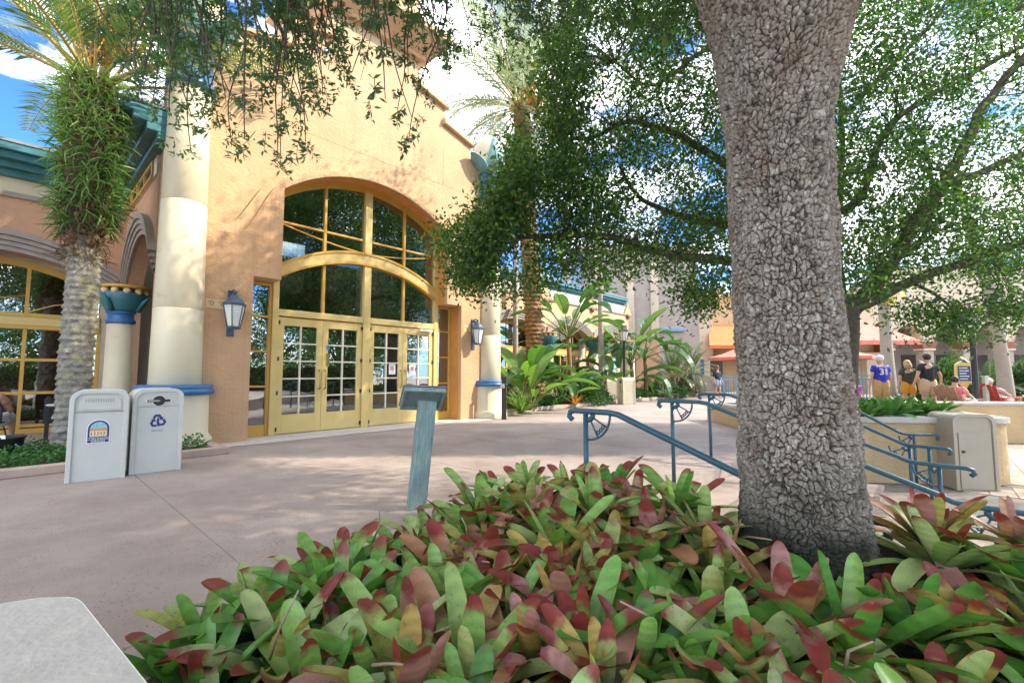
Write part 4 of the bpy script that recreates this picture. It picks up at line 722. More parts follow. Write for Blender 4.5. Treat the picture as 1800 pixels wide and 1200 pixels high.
def person(label, loc, rz, h=1.75, pose=STAND, shirt=None, shorts=None, hair=None, cap=None, belly=1.0, hairlong=False, over=None, legs=None, sleeve=.65):
    t = thing('person', label, 'person', loc, rz); s = h / 1.75; J = dict(pose); J.update(over or {}); V_ = {k: Vector(v) for k, v in J.items()}
    t.scale = (s, s, s)
    order = ['pelvis', 'spine', 'chest', 'neck', 'head', 'crown', 'shL', 'elL', 'wrL', 'haL', 'shR', 'elR', 'wrR', 'haR', 'hiL', 'knL', 'anL', 'toL', 'hiR', 'knR', 'anR', 'toR']
    rad = dict(pelvis=(.135, .11), spine=(.13 * belly, .10 * belly), chest=(.15, .11), neck=.055, head=(.082, .095), crown=(.06, .07), sh=.058, el=.043, wr=.030, ha=(.04, .022), hi=.088, kn=.062, an=.04, to=(.042, .03))
    jo = [(V_[k], rad.get(k, rad.get(k[:2]))) for k in order]; ix = {k: i for i, k in enumerate(order)}
    ed = [('pelvis', 'spine'), ('spine', 'chest'), ('chest', 'neck'), ('neck', 'head'), ('head', 'crown')] + [e for S_ in 'LR' for e in (('chest', 'sh' + S_), ('sh' + S_, 'el' + S_), ('el' + S_, 'wr' + S_), ('wr' + S_, 'ha' + S_), ('pelvis', 'hi' + S_), ('hi' + S_, 'kn' + S_), ('kn' + S_, 'an' + S_), ('an' + S_, 'to' + S_))]
    body = skinned('body', jo, [(ix[a], ix[b]) for a, b in ed], SKINM, t)
    fg = MB()                                           # fingers and thumbs
    for S_, sg in (('L', -1), ('R', 1)):
        h0 = V_['ha' + S_]; d = (h0 - V_['wr' + S_]).normalized(); sd = d.cross(Vector((sg, 0, 0))).normalized()
        for k, l_ in enumerate((.07, .085, .08, .06)):
            b0 = h0 + sd * (k - 1.5) * .018; fg.tube([b0, b0 + d * l_ * .5 + Vector((-sg * .006, 0, 0)), b0 + d * l_ + Vector((-sg * .025, 0, 0))], [.0095, .0085, .006], 6)
        b0 = h0 - d * .03 + sd * .03; fg.tube([b0, b0 + (sd + d).normalized() * .035, b0 + (sd + d * 2).normalized() * .065], [.011, .010, .007], 6)
    fg.build('fingers', SKINM, body)
    mid = lambda a, b, t_: V_[a].lerp(V_[b], t_)
    if shirt:
        k = 1.0; sj = [(V_['pelvis'] + (V_['spine'] - V_['pelvis']) * .02, (.165 * belly, .135 * belly)), (V_['spine'], (.165 * belly, .135 * belly)), (V_['chest'], (.18, .14)), (mid('chest', 'neck', .55), (.10, .085))]; se = [(0, 1), (1, 2), (2, 3)]
        for S_ in 'LR': b0 = len(sj); sj += [(V_['sh' + S_], .085), (mid('sh' + S_, 'el' + S_, sleeve), .075)]; se += [(2, b0), (b0, b0 + 1)]
        skinned('shirt', sj, se, shirt, t, 1)
    if shorts:
        sb = MB(); wz = V_['pelvis'] + (V_['spine'] - V_['pelvis']) * .45
        for S_, sg in (('L', -1), ('R', 1)): hp = V_['hi' + S_]; sb.tube([wz + Vector((sg * .05, 0, 0)), hp.lerp(wz, .35) + Vector((sg * .01, 0, 0)), hp.lerp(V_['kn' + S_], .25), mid('hi' + S_, 'kn' + S_, legs or .8)], [.105 * belly, .122 * belly, .118, .102], 14)
        sb.build('shorts', shorts, t)
    hc = V_['head'].lerp(V_['crown'], .45)
    if hair:
        hb = MB().ball(hc + Vector((0, -.014, .022)), (.098, .106, .112), 14, 10)
        if hairlong: hb.ball(hc + Vector((0, -.055, -.07)), (.115, .085, .13), 14, 10)
        o = hb.build('hair', hair, t)
    if cap: MB().ball(hc + Vector((0, -.01, .035)), (.108, .115, .10), 14, 10).add([hc + Vector(v) for v in ((-.08, .08, .05), (.08, .08, .05), (.07, .19, .035), (0, .21, .03), (-.07, .19, .035))], [(0, 1, 2, 3, 4)]).build('cap', cap, t)
    fc = MB().ball(hc + Vector((0, .098, -.035)), (.014, .022, .02), 6, 5)
    for x in (-.088, .088): fc.ball(hc + Vector((x, -.0, -.03)), (.014, .022, .034), 6, 5)
    fc.build('nose_and_ears', SKINM, body); ey = MB()
    for x in (-.032, .032): ey.ball(hc + Vector((x, .083, -.0)), (.013, .012, .009), 6, 5)
    ey.ball(hc + Vector((0, .083, -.075)), (.026, .01, .006), 6, 4); ey.build('eyes_and_mouth', M('face_detail', (.12, .05, .04), .5, .1), body)
    so2 = MB()
    for S_ in 'LR': so2.ball(V_['an' + S_].lerp(V_['to' + S_], .6) + Vector((0, 0, -.005)), (.052, .13, .045), 8, 6)
    so2.build('shoes', SHOE, t); return t
FAB = lambda n, c: M('cloth_' + n, c, .85, .12, 8, bump=.15, bscale=40)
p_ = person('man in blue number 31 shirt and white cap, walking away past the planter', (11.55, 14.3, 0), R(-8), 1.82, STAND, FAB('blue', (.02, .035, .36)), FAB('khaki', (.42, .28, .10)), None, M('cap_white', (.6, .62, .68), .8, .1), 1.22, legs=.95)
SHP = M('jersey_print', (.75, .68, .68), .6, .05)
textmesh('31', .27, SHP, p_, Matrix.Translation((-.03, -.215, 1.26)) @ UP2Y, extrude=.025, xs=.9); textmesh('PIAZZA', .1, SHP, p_, Matrix.Translation((-.03, -.185, 1.43)) @ UP2Y, extrude=.02)
person('blonde woman in dark green top and mustard shorts, walking away', (12.75, 14.7, 0), R(-12), 1.68, STAND, FAB('green', (.045, .055, .03)), FAB('mustard', (.60, .28, .02)), HAIRB, None, 1.0, True, dict(elR=(.3, .0, 1.12), wrR=(.36, .1, .9), haR=(.38, .13, .83)), legs=.6)
person('dark haired man in black shirt and khaki shorts, walking away', (12.85, 14.1, 0), R(-6), 1.86, STAND, FAB('black', (.012, .014, .02)), FAB('tan', (.50, .38, .24)), HAIRD, None, 1.08, False, dict(elL=(-.3, -.03, 1.14), elR=(.32, -.02, 1.14), wrL=(-.33, .06, .91), wrR=(.37, .05, .91), haL=(-.33, .09, .83), haR=(.38, .08, .83)))
person('small child in purple top beside the man in blue', (11.45, 15.2, 0), R(170), 1.05, STAND, FAB('purple', (.42, .12, .45)), FAB('violet', (.3, .1, .3)), HAIRD, None, 1.0, True)
person('dark haired person in pink shirt seated in a garden chair', (12.9, 13.2, 0), R(-80), 1.7, SIT, FAB('pink', (.62, .22, .24)), FAB('paleshort', (.5, .45, .45)), HAIRD, None, 1.05)
person('person reclining in the red garden chair with legs stretched', (14.95, 14.1, 0), R(-75), 1.75, RECL, FAB('pale', (.45, .36, .36)), FAB('greyshort', (.4, .38, .36)), None, M('cap_grey', (.55, .52, .5), .8, .1))
person('woman in navy top and denim shorts walking towards the camera beyond the steps', (10.35, 23.0, 0), R(205), 1.66, STAND, FAB('navy', (.012, .016, .04)), FAB('denim', (.22, .32, .42)), M('brown_hair', (.10, .05, .03), .6, .3, 20), None, 1.0, True, legs=.55, sleeve=1.0)
person('person in violet top and pale shorts seated at the left edge, seen from behind', (-8.62, 7.55, .04), R(25), 1.7, SIT, FAB('skinbrown', (.42, .23, .17)), FAB('whiteblue', (.55, .60, .66)), M('brown_hair', (.1, .05, .03)), None, 1.15)
# ================================================================== FRONT BED
BED = [(-1.52, 1.95), (-1.25, 2.5), (-.98, 3.0), (-.55, 3.5), (-.05, 3.62), (.3, 3.42), (1.72, 2.4), (2.5, 2.15), (3.6, 2.05), (3.6, .5), (-.6, .5), (-.85, 1.25)]
def inpoly(x, y, poly):
    c = False
    for (x0, y0), (x1, y1) in zip(poly, poly[1:] + poly[:1]):
        if (y0 > y) != (y1 > y) and x < (x1 - x0) * (y - y0) / (y1 - y0) + x0: c = not c
    return c
def pdist(x, y, poly):
    p = Vector((x, y)); return min((p - geometry.intersect_point_line(p, Vector(a), Vector(b))[0] if 0 <= geometry.intersect_point_line(p, Vector(a), Vector(b))[1] <= 1 else p - Vector(a)).length for a, b in zip(poly, poly[1:] + poly[:1]))
BACK = [(-.55, 3.5), (-.05, 3.62), (.3, 3.42), (1.72, 2.4), (2.5, 2.15), (3.6, 2.05)]
def bedz(x, y):
    dl = pdist(x, y, [(-1.52, 1.95), (-1.25, 2.5), (-.98, 3.0), (-.55, 3.5), (-.85, 1.25)]); db = pdist(x, y, BACK + BACK[::-1])
    return min(1, dl / .9) ** .8 * (.13 + .29 * math.exp(-(db / .55) ** 2)) + .03 * noise.noise((x * 3, y * 3, 0))
bv = []; bf = []; idx = {}
st_ = .09
for i in range(-18, 42):
    for j in range(5, 42):
        x, y = i * st_, j * st_
        if inpoly(x, y, BED): idx[(i, j)] = len(bv); bv.append((x, y, bedz(x, y) + .012))
for (i, j) in list(idx):
    q = [(i, j), (i + 1, j), (i + 1, j + 1), (i, j + 1)]
    if all(k in idx for k in q): bf.append(tuple(idx[k] for k in q))
tag(MB().add(bv, bf, True).build('planting_bed', SOIL), kind='structure')
bsk = MB(); bsk.prism(BED, -.005, .02, 'z'); tag(bsk.build('planting_bed_edge', SOIL), kind='structure')
bw = thing('bed_retaining_kerb', 'low tan kerb holding the bromeliad bed on the stair side', 'kerb'); ek = MB()
for (x0, y0), (x1, y1) in zip(BACK[1:-1], BACK[2:]):
    z0, z1 = bedz(x0, y0) - .02, bedz(x1, y1) - .02; ek.add([(x0, y0, -.62), (x1, y1, -.62), (x1, y1, z1), (x0, y0, z0), (x0 - .05, y0 - .07, -.62), (x1 - .05, y1 - .07, -.62), (x1 - .05, y1 - .07, z1), (x0 - .05, y0 - .07, z0)], [(0, 1, 2, 3), (5, 4, 7, 6), (3, 2, 6, 7), (0, 3, 7, 4), (1, 5, 6, 2)])
ek.build('kerb_stone', TANW, bw)
# ---- bromeliads
def brommat(green=False):
    m = bpy.data.materials.new('bromeliad_leaf'); m.use_nodes = True; t = m.node_tree; b = t.nodes['Principled BSDF']; l = t.links.new
    oi = N_(t, 'ShaderNodeObjectInfo'); ta = N_(t, 'ShaderNodeAttribute', attribute_name='along'); ea = N_(t, 'ShaderNodeAttribute', attribute_name='edge')
    r = N_(t, 'ShaderNodeValToRGB'); el = r.color_ramp.elements; r.color_ramp.interpolation = 'LINEAR'
    cs = [(0, (.075, .21, .035)), (.2, (.14, .29, .055)), (.38, (.25, .36, .11)), (.55, (.33, .37, .17)), (.68, (.32, .31, .10)), (.80, (.40, .27, .08)), (.90, (.33, .15, .08)), (1, (.38, .17, .17))]
    if green: cs = [(p, (.05 + .12 * p, .19 + .1 * p, .035 + .03 * p)) for p, c in cs]
    cs = [(p, (c[0] * 1.18, c[1] * 1.25, c[2] * 1.1)) for p, c in cs]
    while len(el) < len(cs): el.new(.5)
    for e, (p, c) in zip(el, cs): e.position = p; e.color = (*c, 1)
    sc_ = N_(t, 'ShaderNodeSeparateColor'); l(oi.outputs['Color'], sc_.inputs[0]); l(sc_.outputs[0], r.inputs[0])
    co = N_(t, 'ShaderNodeTexCoord'); nn = N_(t, 'ShaderNodeTexNoise'); nn.inputs['Scale'].default_value = 18; nn.inputs['Detail'].default_value = 6; ad = N_(t, 'ShaderNodeVectorMath', operation='ADD'); l(co.outputs['Object'], ad.inputs[0]); l(oi.outputs['Location'], ad.inputs[1]); l(ad.outputs[0], nn.inputs['Vector'])
    # red tip, length of blush differs from leaf to leaf
    a1 = N_(t, 'ShaderNodeMath', operation='MULTIPLY_ADD'); a1.inputs[1].default_value = .30; l(nn.outputs[0], a1.inputs[0]); l(ta.outputs['Fac'], a1.inputs[2])
    wn = N_(t, 'ShaderNodeTexWhiteNoise', noise_dimensions='1D'); l(oi.outputs['Random'], wn.inputs['W'])
    a2 = N_(t, 'ShaderNodeMath', operation='MULTIPLY_ADD'); a2.inputs[1].default_value = .55; a2.inputs[2].default_value = -.30; l(wn.outputs['Value'], a2.inputs[0]); a3 = N_(t, 'ShaderNodeMath', operation='ADD'); l(a1.outputs[0], a3.inputs[0]); l(a2.outputs[0], a3.inputs[1])
    rp = N_(t, 'ShaderNodeValToRGB'); rp.color_ramp.elements[0].position = .97; rp.color_ramp.elements[1].position = 1.0; mr = N_(t, 'ShaderNodeMapRange'); mr.inputs['From Min'].default_value = 1.02; mr.inputs['From Max'].default_value = 1.13; l(a3.outputs[0], mr.inputs['Value'])
    tipc = N_(t, 'ShaderNodeMixRGB'); tipc.inputs[1].default_value = (.33, .03, .035, 1); tipc.inputs[2].default_value = (.16, .055, .03, 1); l(nn.outputs[0], tipc.inputs[0])
    m1 = N_(t, 'ShaderNodeMixRGB'); m1.inputs[0].default_value = 0
    if not green: l(mr.outputs[0], m1.inputs[0])
    l(r.outputs[0], m1.inputs[1]); l(tipc.outputs[0], m1.inputs[2])
    # greener at the base, mottling
    m2 = N_(t, 'ShaderNodeMixRGB'); bb = N_(t, 'ShaderNodeMapRange'); bb.inputs['From Min'].default_value = .15; bb.inputs['From Max'].default_value = .6; bb.inputs['To Min'].default_value = .75; bb.inputs['To Max'].default_value = 0; l(ta.outputs['Fac'], bb.inputs['Value']); l(bb.outputs[0], m2.inputs[0]); l(m1.outputs[0], m2.inputs[1]); m2.inputs[2].default_value = (.05, .13, .025, 1)
    sp_ = N_(t, 'ShaderNodeTexNoise'); sp_.inputs['Scale'].default_value = 95; sp_.inputs['Detail'].default_value = 2; l(ad.outputs[0], sp_.inputs['Vector']); spr = N_(t, 'ShaderNodeValToRGB'); spr.color_ramp.elements[0].position = .61; spr.color_ramp.elements[1].position = .67; l(sp_.outputs[0], spr.inputs[0])
    m3 = N_(t, 'ShaderNodeMixRGB'); m3.inputs[2].default_value = (.14, .05, .03, 1); mlt = N_(t, 'ShaderNodeMath', operation='MULTIPLY'); mlt.inputs[1].default_value = .4; l(spr.outputs[0], mlt.inputs[0]); l(mlt.outputs[0], m3.inputs[0]); l(m2.outputs[0], m3.inputs[1])
    wv = N_(t, 'ShaderNodeTexWave', wave_type='BANDS', bands_direction='Z'); wv.inputs['Scale'].default_value = 9; wv.inputs['Distortion'].default_value = 3; l(co.outputs['Object'], wv.inputs['Vector'])
    m4 = N_(t, 'ShaderNodeMixRGB', blend_type='MULTIPLY'); m4.inputs[0].default_value = .18; l(m3.outputs[0], m4.inputs[1]); l(wv.outputs[0], m4.inputs[2])
    l(m4.outputs[0], b.inputs['Base Color']); b.inputs['Roughness'].default_value = .42; b.inputs['Specular IOR Level'].default_value = .45
    tr = N_(t, 'ShaderNodeBsdfTranslucent'); gmx = N_(t, 'ShaderNodeMixRGB', blend_type='MULTIPLY'); gmx.inputs[0].default_value = 1; gmx.inputs[2].default_value = (1.3, 1.4, .7, 1); l(m4.outputs[0], gmx.inputs[1]); l(gmx.outputs[0], tr.inputs[0])
    ms = N_(t, 'ShaderNodeMixShader'); ms.inputs[0].default_value = .22; l(b.outputs[0], ms.inputs[1]); l(tr.outputs[0], ms.inputs[2]); l(ms.outputs[0], t.nodes['Material Output'].inputs[0]); return m
BROM = brommat(); BROMG = brommat(True)
def strap(L_, wd, bend, cup, twist=0, tip=.07, n=10, ragged=0.0, r=None):
    """strap leaf growing along +Y then up, folded into a channel; returns mesh with along/edge attributes"""
    r = r or random; V = []; F = []; al = []; ed = []; nc = 5; pos = Vector((0, 0, 0)); ang = bend[0]; seg = L_ / n
    ts = [0, .15, .3, .45, .6, .72, .81, .88, .93, .965, .985, 1.0]; n = len(ts) - 1; hw_ = wd * .5 / L_ * 1.5
    for i in range(n + 1):
        t = ts[i]; q_ = max(0, (t - (1 - hw_)) / hw_); wv = wd * (.58 + .42 * min(1, t * 2.0)) * (1 - .30 * max(0, (t - .4) / .6) ** 1.3) * (max(.0, 1 - q_ ** 2.2) ** .55 + (.02 if q_ < 1 else .012))
        fw = Vector((0, math.cos(ang), math.sin(ang))); nr = Vector((0, -math.sin(ang), math.cos(ang))); tw = twist * t
        for j in range(nc):
            s = (j / (nc - 1) - .5) * 2; sx = Vector((1, 0, 0)) * math.cos(tw) + nr * math.sin(tw); q = pos + sx * s * wv / 2 + nr * cup * wv * (s * s) * (1 - .55 * t)
            if ragged and n - 3 <= i < n: q += fw * r.uniform(-ragged, ragged) * L_
            V.append(q); al.append(t); ed.append(abs(s))
        dt = (ts[i + 1] - t) if i < n else 0; pos = pos + fw * L_ * dt; ang += (bend[1] - bend[0]) * dt
    for i in range(n):
        for j in range(nc - 1): k = i * nc + j; F.append((k, k + 1, k + nc + 1, k + nc))
    me = bpy.data.meshes.new('leaf'); me.from_pydata(V, [], F); me.polygons.foreach_set('use_smooth', [True] * len(F))
    for nm, d in (('along', al), ('edge', ed)): at = me.attributes.new(nm, 'FLOAT', 'POINT'); at.data.foreach_set('value', d)
    me.materials.append(BROM); return me
rb_ = random.Random(11)
LV = {'in': [], 'mid': [], 'out': []}
for k in range(5):
    LV['in'].append(strap(rb_.uniform(.24, .32), rb_.uniform(.065, .085), (R(66), R(rb_.uniform(55, 85))), .35, rb_.uniform(-.3, .3), ragged=.012, r=rb_))
    LV['mid'].append(strap(rb_.uniform(.32, .42), rb_.uniform(.08, .105), (R(50), R(rb_.uniform(10, 45))), .3, rb_.uniform(-.4, .4), ragged=.01, r=rb_))
    LV['out'].append(strap(rb_.uniform(.34, .46), rb_.uniform(.075, .10), (R(34), R(rb_.uniform(-35, 10))), .25, rb_.uniform(-.5, .5), tip=.10, ragged=.006, r=rb_))
LVG = {k: [m.copy() for m in v] for k, v in LV.items()}
for v in LVG.values():
    for m in v: m.materials[0] = BROMG
TRK = Vector((1.38, 2.3))
def bromeliad(x, y, z, s, tilt, label, group, LV=LV):
    t = thing('bromeliad', label, 'bromeliad', (x, y, z), rb_.uniform(0, 6.28), group); t.rotation_euler = (tilt[0], tilt[1], rb_.uniform(0, 6.28)); t.scale = (s, s, s * rb_.uniform(.9, 1.15)); a = rb_.uniform(0, 6); ph = rb_.random() ** 1.55
    for kind, n, off in (('out', rb_.randint(5, 8), .03), ('mid', rb_.randint(5, 8), .02), ('in', rb_.randint(3, 4), .01)):
        for k in range(n):
            a += 2.4 + rb_.uniform(-.3, .3); me = LV[kind][rb_.randrange(5)]
            lo_ = link('leaf', me, t, (off * -math.sin(a), off * math.cos(a), rb_.uniform(0, .03)), (rb_.uniform(-.1, .1), rb_.uniform(-.12, .12), a), (rb_.uniform(.95, 1.25), rb_.uniform(.9, 1.2), rb_.uniform(.85, 1.15))); lo_.color = (min(1, max(0, ph + rb_.gauss(0, .13))), rb_.random(), 0, 1)
pts = []
tries = 0
while tries < 6000:
    tries += 1; x = rb_.uniform(-1.6, 3.6); y = rb_.uniform(.75, 3.6)
    if not inpoly(x, y, BED) or (Vector((x, y)) - TRK).length < .40 or pdist(x, y, BED) < .07: continue
    if x / y > 1.35 or y < 1.0 or (y < 1.3 and abs(x) < .45 and y < 1.05): continue
    mind = .19 if y < 1.9 else .21
    if any((x - a) ** 2 + (y - b) ** 2 < mind * mind for a, b in pts): continue
    pts.append((x, y))
for x, y in pts:
    d = pdist(x, y, BED); zz = bedz(x, y); s = rb_.uniform(.82, 1.12) * (.82 if d < .2 else 1.0) * (1.0 if y > 1.6 else .8)
    r_ = x / y
    zone = ('spilling on to the pavement at the left bed edge', 'left edge') if d < .3 and x < -.3 else ('at the very bottom of the view, nearest the camera', 'nearest rows') if y < 1.5 else ('right at the foot of the oak trunk', 'trunk foot') if (Vector((x, y)) - TRK).length < .62 else ('right of the oak trunk, in front of the bin and rails', 'right of trunk') if r_ > .74 else ('in the back row, below the nearest handrail', 'back row') if y > 2.75 else ('in the middle of the bed, left of the trunk', 'middle of bed')
    bromeliad(x, y, zz, s, (rb_.uniform(-.2, .1), rb_.uniform(-.2, .15)), 'red tipped green bromeliad ' + zone[0], 'bromeliads, ' + zone[1])
for k in range(46):
    x = rb_.uniform(5.75, 8.2); y = rb_.uniform(8.2, 9.4) + (x - 6) * .05; zz = .4
    bromeliad(x, y, zz, rb_.uniform(.95, 1.3), (rb_.uniform(-.15, .15), rb_.uniform(-.15, .15)), 'green bromeliad growing on top of the tan planter wall', 'bromeliads in the planter', LVG)
# dead stalks lying among them
STK = M('dry_stalk', (.30, .22, .15), .8, .3, 20)
for k in range(22):
    x = rb_.uniform(-1.0, 2.4); y = rb_.uniform(1.35, 3.2)
    if not inpoly(x, y, BED): continue
    a = rb_.uniform(0, 6.28); e = rb_.uniform(.25, 1.25); l_ = rb_.uniform(.12, .3); z = bedz(x, y) + rb_.uniform(.12, .26); d = Vector((math.cos(a) * math.cos(e), math.sin(a) * math.cos(e), math.sin(e))); q = Vector((rb_.uniform(-.03, .03), rb_.uniform(-.03, .03), 0)); b0 = Vector((x, y, z))
    o = MB().tube([b0, b0 + d * l_ * .5 + q, b0 + d * l_], [.006, .005, .003], 6).build('dry_stalk', STK); tag(o, 'thin dry grey brown stalk sticking up among the bromeliads', 'stalk', 'dry stalks in the front bed')
# ================================================================== FRONT OAK
OAK = thing('oak_tree', 'large oak with thick grey fissured trunk in the bromeliad bed, branches overhead', 'tree', (0, 0, 0))
def barkmat():
    m = bpy.data.materials.new('oak_bark'); m.use_nodes = True; t = m.node_tree; b = t.nodes['Principled BSDF']; l = t.links.new
    a = N_(t, 'ShaderNodeAttribute', attribute_name='plate'); ml = N_(t, 'ShaderNodeAttribute', attribute_name='base_dark'); co = N_(t, 'ShaderNodeTexCoord')
    n = N_(t, 'ShaderNodeTexNoise'); n.inputs['Scale'].default_value = 60; n.inputs['Detail'].default_value = 8; n.inputs['Roughness'].default_value = .7; l(co.outputs['Object'], n.inputs['Vector'])
    n2 = N_(t, 'ShaderNodeTexNoise'); n2.inputs['Scale'].default_value = 4; n2.inputs['Detail'].default_value = 6; l(co.outputs['Object'], n2.inputs['Vector'])
    r = N_(t, 'ShaderNodeValToRGB'); r.color_ramp.elements[0].position = .28; r.color_ramp.elements[1].position = .72; r.color_ramp.elements[0].color = (.165, .132, .10, 1); r.color_ramp.elements[1].color = (.47, .405, .325, 1); l(n.outputs[0], r.inputs[0])
    br = N_(t, 'ShaderNodeMixRGB'); br.inputs[2].default_value = (.20, .13, .085, 1); rr = N_(t, 'ShaderNodeMapRange'); rr.inputs['From Min'].default_value = .5; rr.inputs['From Max'].default_value = .72; rr.inputs['To Max'].default_value = .7; l(n2.outputs[0], rr.inputs['Value']); l(rr.outputs[0], br.inputs[0]); l(r.outputs[0], br.inputs[1])
    cr_ = N_(t, 'ShaderNodeMixRGB'); cr_.inputs[1].default_value = (.024, .017, .012, 1); l(a.outputs['Fac'], cr_.inputs[0]); l(br.outputs[0], cr_.inputs[2])
    lf = N_(t, 'ShaderNodeTexNoise'); lf.inputs['Scale'].default_value = 34; lf.inputs['Detail'].default_value = 5; l(co.outputs['Object'], lf.inputs['Vector']); lr = N_(t, 'ShaderNodeMapRange'); lr.inputs['From Min'].default_value = .56; lr.inputs['From Max'].default_value = .66; lr.inputs['To Max'].default_value = .6; l(lf.outputs[0], lr.inputs['Value'])
    lx2 = N_(t, 'ShaderNodeMath', operation='MULTIPLY'); l(lr.outputs[0], lx2.inputs[0]); l(a.outputs['Fac'], lx2.inputs[1]); li = N_(t, 'ShaderNodeMixRGB'); li.inputs[2].default_value = (.60, .59, .52, 1); l(lx2.outputs[0], li.inputs[0]); l(cr_.outputs[0], li.inputs[1])
    mo = N_(t, 'ShaderNodeMixRGB'); mo.inputs[2].default_value = (.03, .032, .022, 1); ad = N_(t, 'ShaderNodeMath', operation='MULTIPLY_ADD'); ad.inputs[1].default_value = 1.6; ad.inputs[2].default_value = -.8; l(n2.outputs[0], ad.inputs[0]); a4 = N_(t, 'ShaderNodeMath', operation='ADD'); a4.use_clamp = True; l(ad.outputs[0], a4.inputs[0]); l(ml.outputs['Fac'], a4.inputs[1])
    m6 = N_(t, 'ShaderNodeMath', operation='MULTIPLY'); l(a4.outputs[0], m6.inputs[0]); l(ml.outputs['Fac'], m6.inputs[1]); m6.use_clamp = True
    l(m6.outputs[0], mo.inputs[0]); l(li.outputs[0], mo.inputs[1]); l(mo.outputs[0], b.inputs['Base Color']); b.inputs['Roughness'].default_value = .9; b.inputs['Specular IOR Level'].default_value = .2
    bp = N_(t, 'ShaderNodeBump'); bp.inputs['Strength'].default_value = .7; bp.inputs['Distance'].default_value = .006; l(n.outputs[0], bp.inputs['Height']); l(bp.outputs[0], b.inputs['Normal']); return m
BARK = barkmat()
def vnoise(u, v, nu, seed):
    """smooth value noise, periodic in u with nu cells"""
    rg = np.random.default_rng(seed); T = rg.uniform(-1, 1, (nu, 400)); iu = np.floor(u).astype(int); iv = np.floor(v).astype(int); fu = u - iu; fv = v - iv; fu = fu * fu * (3 - 2 * fu); fv = fv * fv * (3 - 2 * fv)
    g_ = lambda a, b: T[a % nu, b % 400]; return (g_(iu, iv) * (1 - fu) + g_(iu + 1, iv) * fu) * (1 - fv) + (g_(iu, iv + 1) * (1 - fu) + g_(iu + 1, iv + 1) * fu) * fv
def worley(u, v, nu, seed):
    rg = np.random.default_rng(seed); JX = rg.uniform(.05, .95, (nu, 500)); JY = rg.uniform(.05, .95, (nu, 500)); iu = np.floor(u).astype(int); iv = np.floor(v).astype(int); F1 = np.full(u.shape, 9.); F2 = np.full(u.shape, 9.); HH = rg.uniform(0, 1, (nu, 500)); hid = np.zeros(u.shape)
    for du in (-1, 0, 1):
        for dv in (-1, 0, 1):
            cu, cv = iu + du, iv + dv; d = np.hypot(cu + JX[cu % nu, cv % 500] - u, cv + JY[cu % nu, cv % 500] - v); m = d < F1; F2 = np.where(m, F1, np.minimum(F2, d)); F1 = np.where(m, d, F1); hid = np.where(m, HH[cu % nu, cv % 500], hid)
    return F1, F2, hid
def trunk_mesh(name, axis, rad, na, nz, plate, depth, parent, nu=44, seed=3, flare=None):
    """axis: points bottom to top, rad: radii; surface broken into bark plates"""
    ax = np.array([tuple(p) for p in axis]); s = np.r_[0, np.cumsum(np.linalg.norm(np.diff(ax, axis=0), axis=1))]; tt = np.linspace(0, s[-1], nz); cx = np.stack([np.interp(tt, s, ax[:, k]) for k in range(3)], 1); rr = np.interp(tt, s, rad)
    th = np.arange(na) / na * 2 * PI; TH, TT = np.meshgrid(th, tt); uu = TH / (2 * PI) * nu; vv = TT / plate
    wu = uu + .65 * vnoise(uu * .5, vv * .6, nu // 2, seed) + .25 * vnoise(uu * 2, vv * 2, nu * 2, seed + 5) + .06 * vnoise(uu * 5, vv * 5, nu * 5, seed + 41); wv = vv + .1 * vnoise(uu * 3 + 5, vv * 3, nu * 3, seed + 42) + .9 * vnoise(uu * .5 + 7, vv * .5, nu // 2, seed + 1)
    F1, F2, hid = worley(wu, wv * .68, nu, seed + 2); ew = np.clip((F2 - F1) / (.16 + .16 * hid), 0, 1); e = ew * ew * (3 - 2 * ew) * (.55 + .45 * hid); vc = np.abs(vnoise(uu * .5, vv * .16, nu // 2, seed + 21) + .35 * vnoise(uu * 1.5, vv * .8, nu * 3 // 2, seed + 22)); vc = np.clip(vc / .13, 0, 1); e = e * (.25 + .75 * vc)
    F1b, F2b, hb = worley(wu * 2, wv * 2.1, nu * 2, seed + 9); e2 = np.clip((F2b - F1b) / .22, 0, 1)
    big = vnoise(uu * .25, vv * .12, nu // 4, seed + 4); fine = vnoise(uu * 5, vv * 6, nu * 5, seed + 6)
    f2_ = vnoise(uu * 9, vv * 9, nu * 9, seed + 31); disp = depth * (e * .85 + e * e2 * .5 - .6) * (1 + .5 * vnoise(uu * .5, vv * .1, nu // 2, seed + 51)) + .0022 * f2_ * e + .012 * big + .0036 * fine + depth * .8 * vnoise(uu * .5, vv * .14, nu // 2, seed + 11)
    rad_ = rr[:, None] + disp
    if flare is not None: rad_ = rad_ + flare(TH, TT)
    X = cx[:, 0][:, None] + rad_ * np.cos(TH); Yy = cx[:, 1][:, None] + rad_ * np.sin(TH); Z = cx[:, 2][:, None] + 0 * TH
    V = np.stack([X, Yy, Z], -1).reshape(-1, 3); i, j = np.meshgrid(np.arange(nz - 1), np.arange(na), indexing='ij'); F = np.stack([i * na + j, i * na + (j + 1) % na, (i + 1) * na + (j + 1) % na, (i + 1) * na + j], -1).reshape(-1, 4)
    base_dark = np.clip((.95 - TT) / .55, 0, 1) + .0 * TH  # trunk colour darkens towards its foot
    return npmesh(name, V, F, BARK, dict(plate=np.clip(ew * (.25 + .75 * vc) * (.6 + .4 * e2) * 1.1, 0, 1).ravel(), base_dark=base_dark.ravel()), True, parent)
tb = [(1075, 1290, 1575), (1040, 1303, 1556), (990, 1308, 1540), (930, 1307, 1530), (850, 1303, 1519), (700, 1298, 1503), (550, 1292, 1487), (400, 1285, 1475), (250, 1274, 1469), (150, 1262, 1484), (60, 1243, 1513), (0, 1228, 1535), (-60, 1205, 1570)]
TY = 2.3; axis = []; rads = []
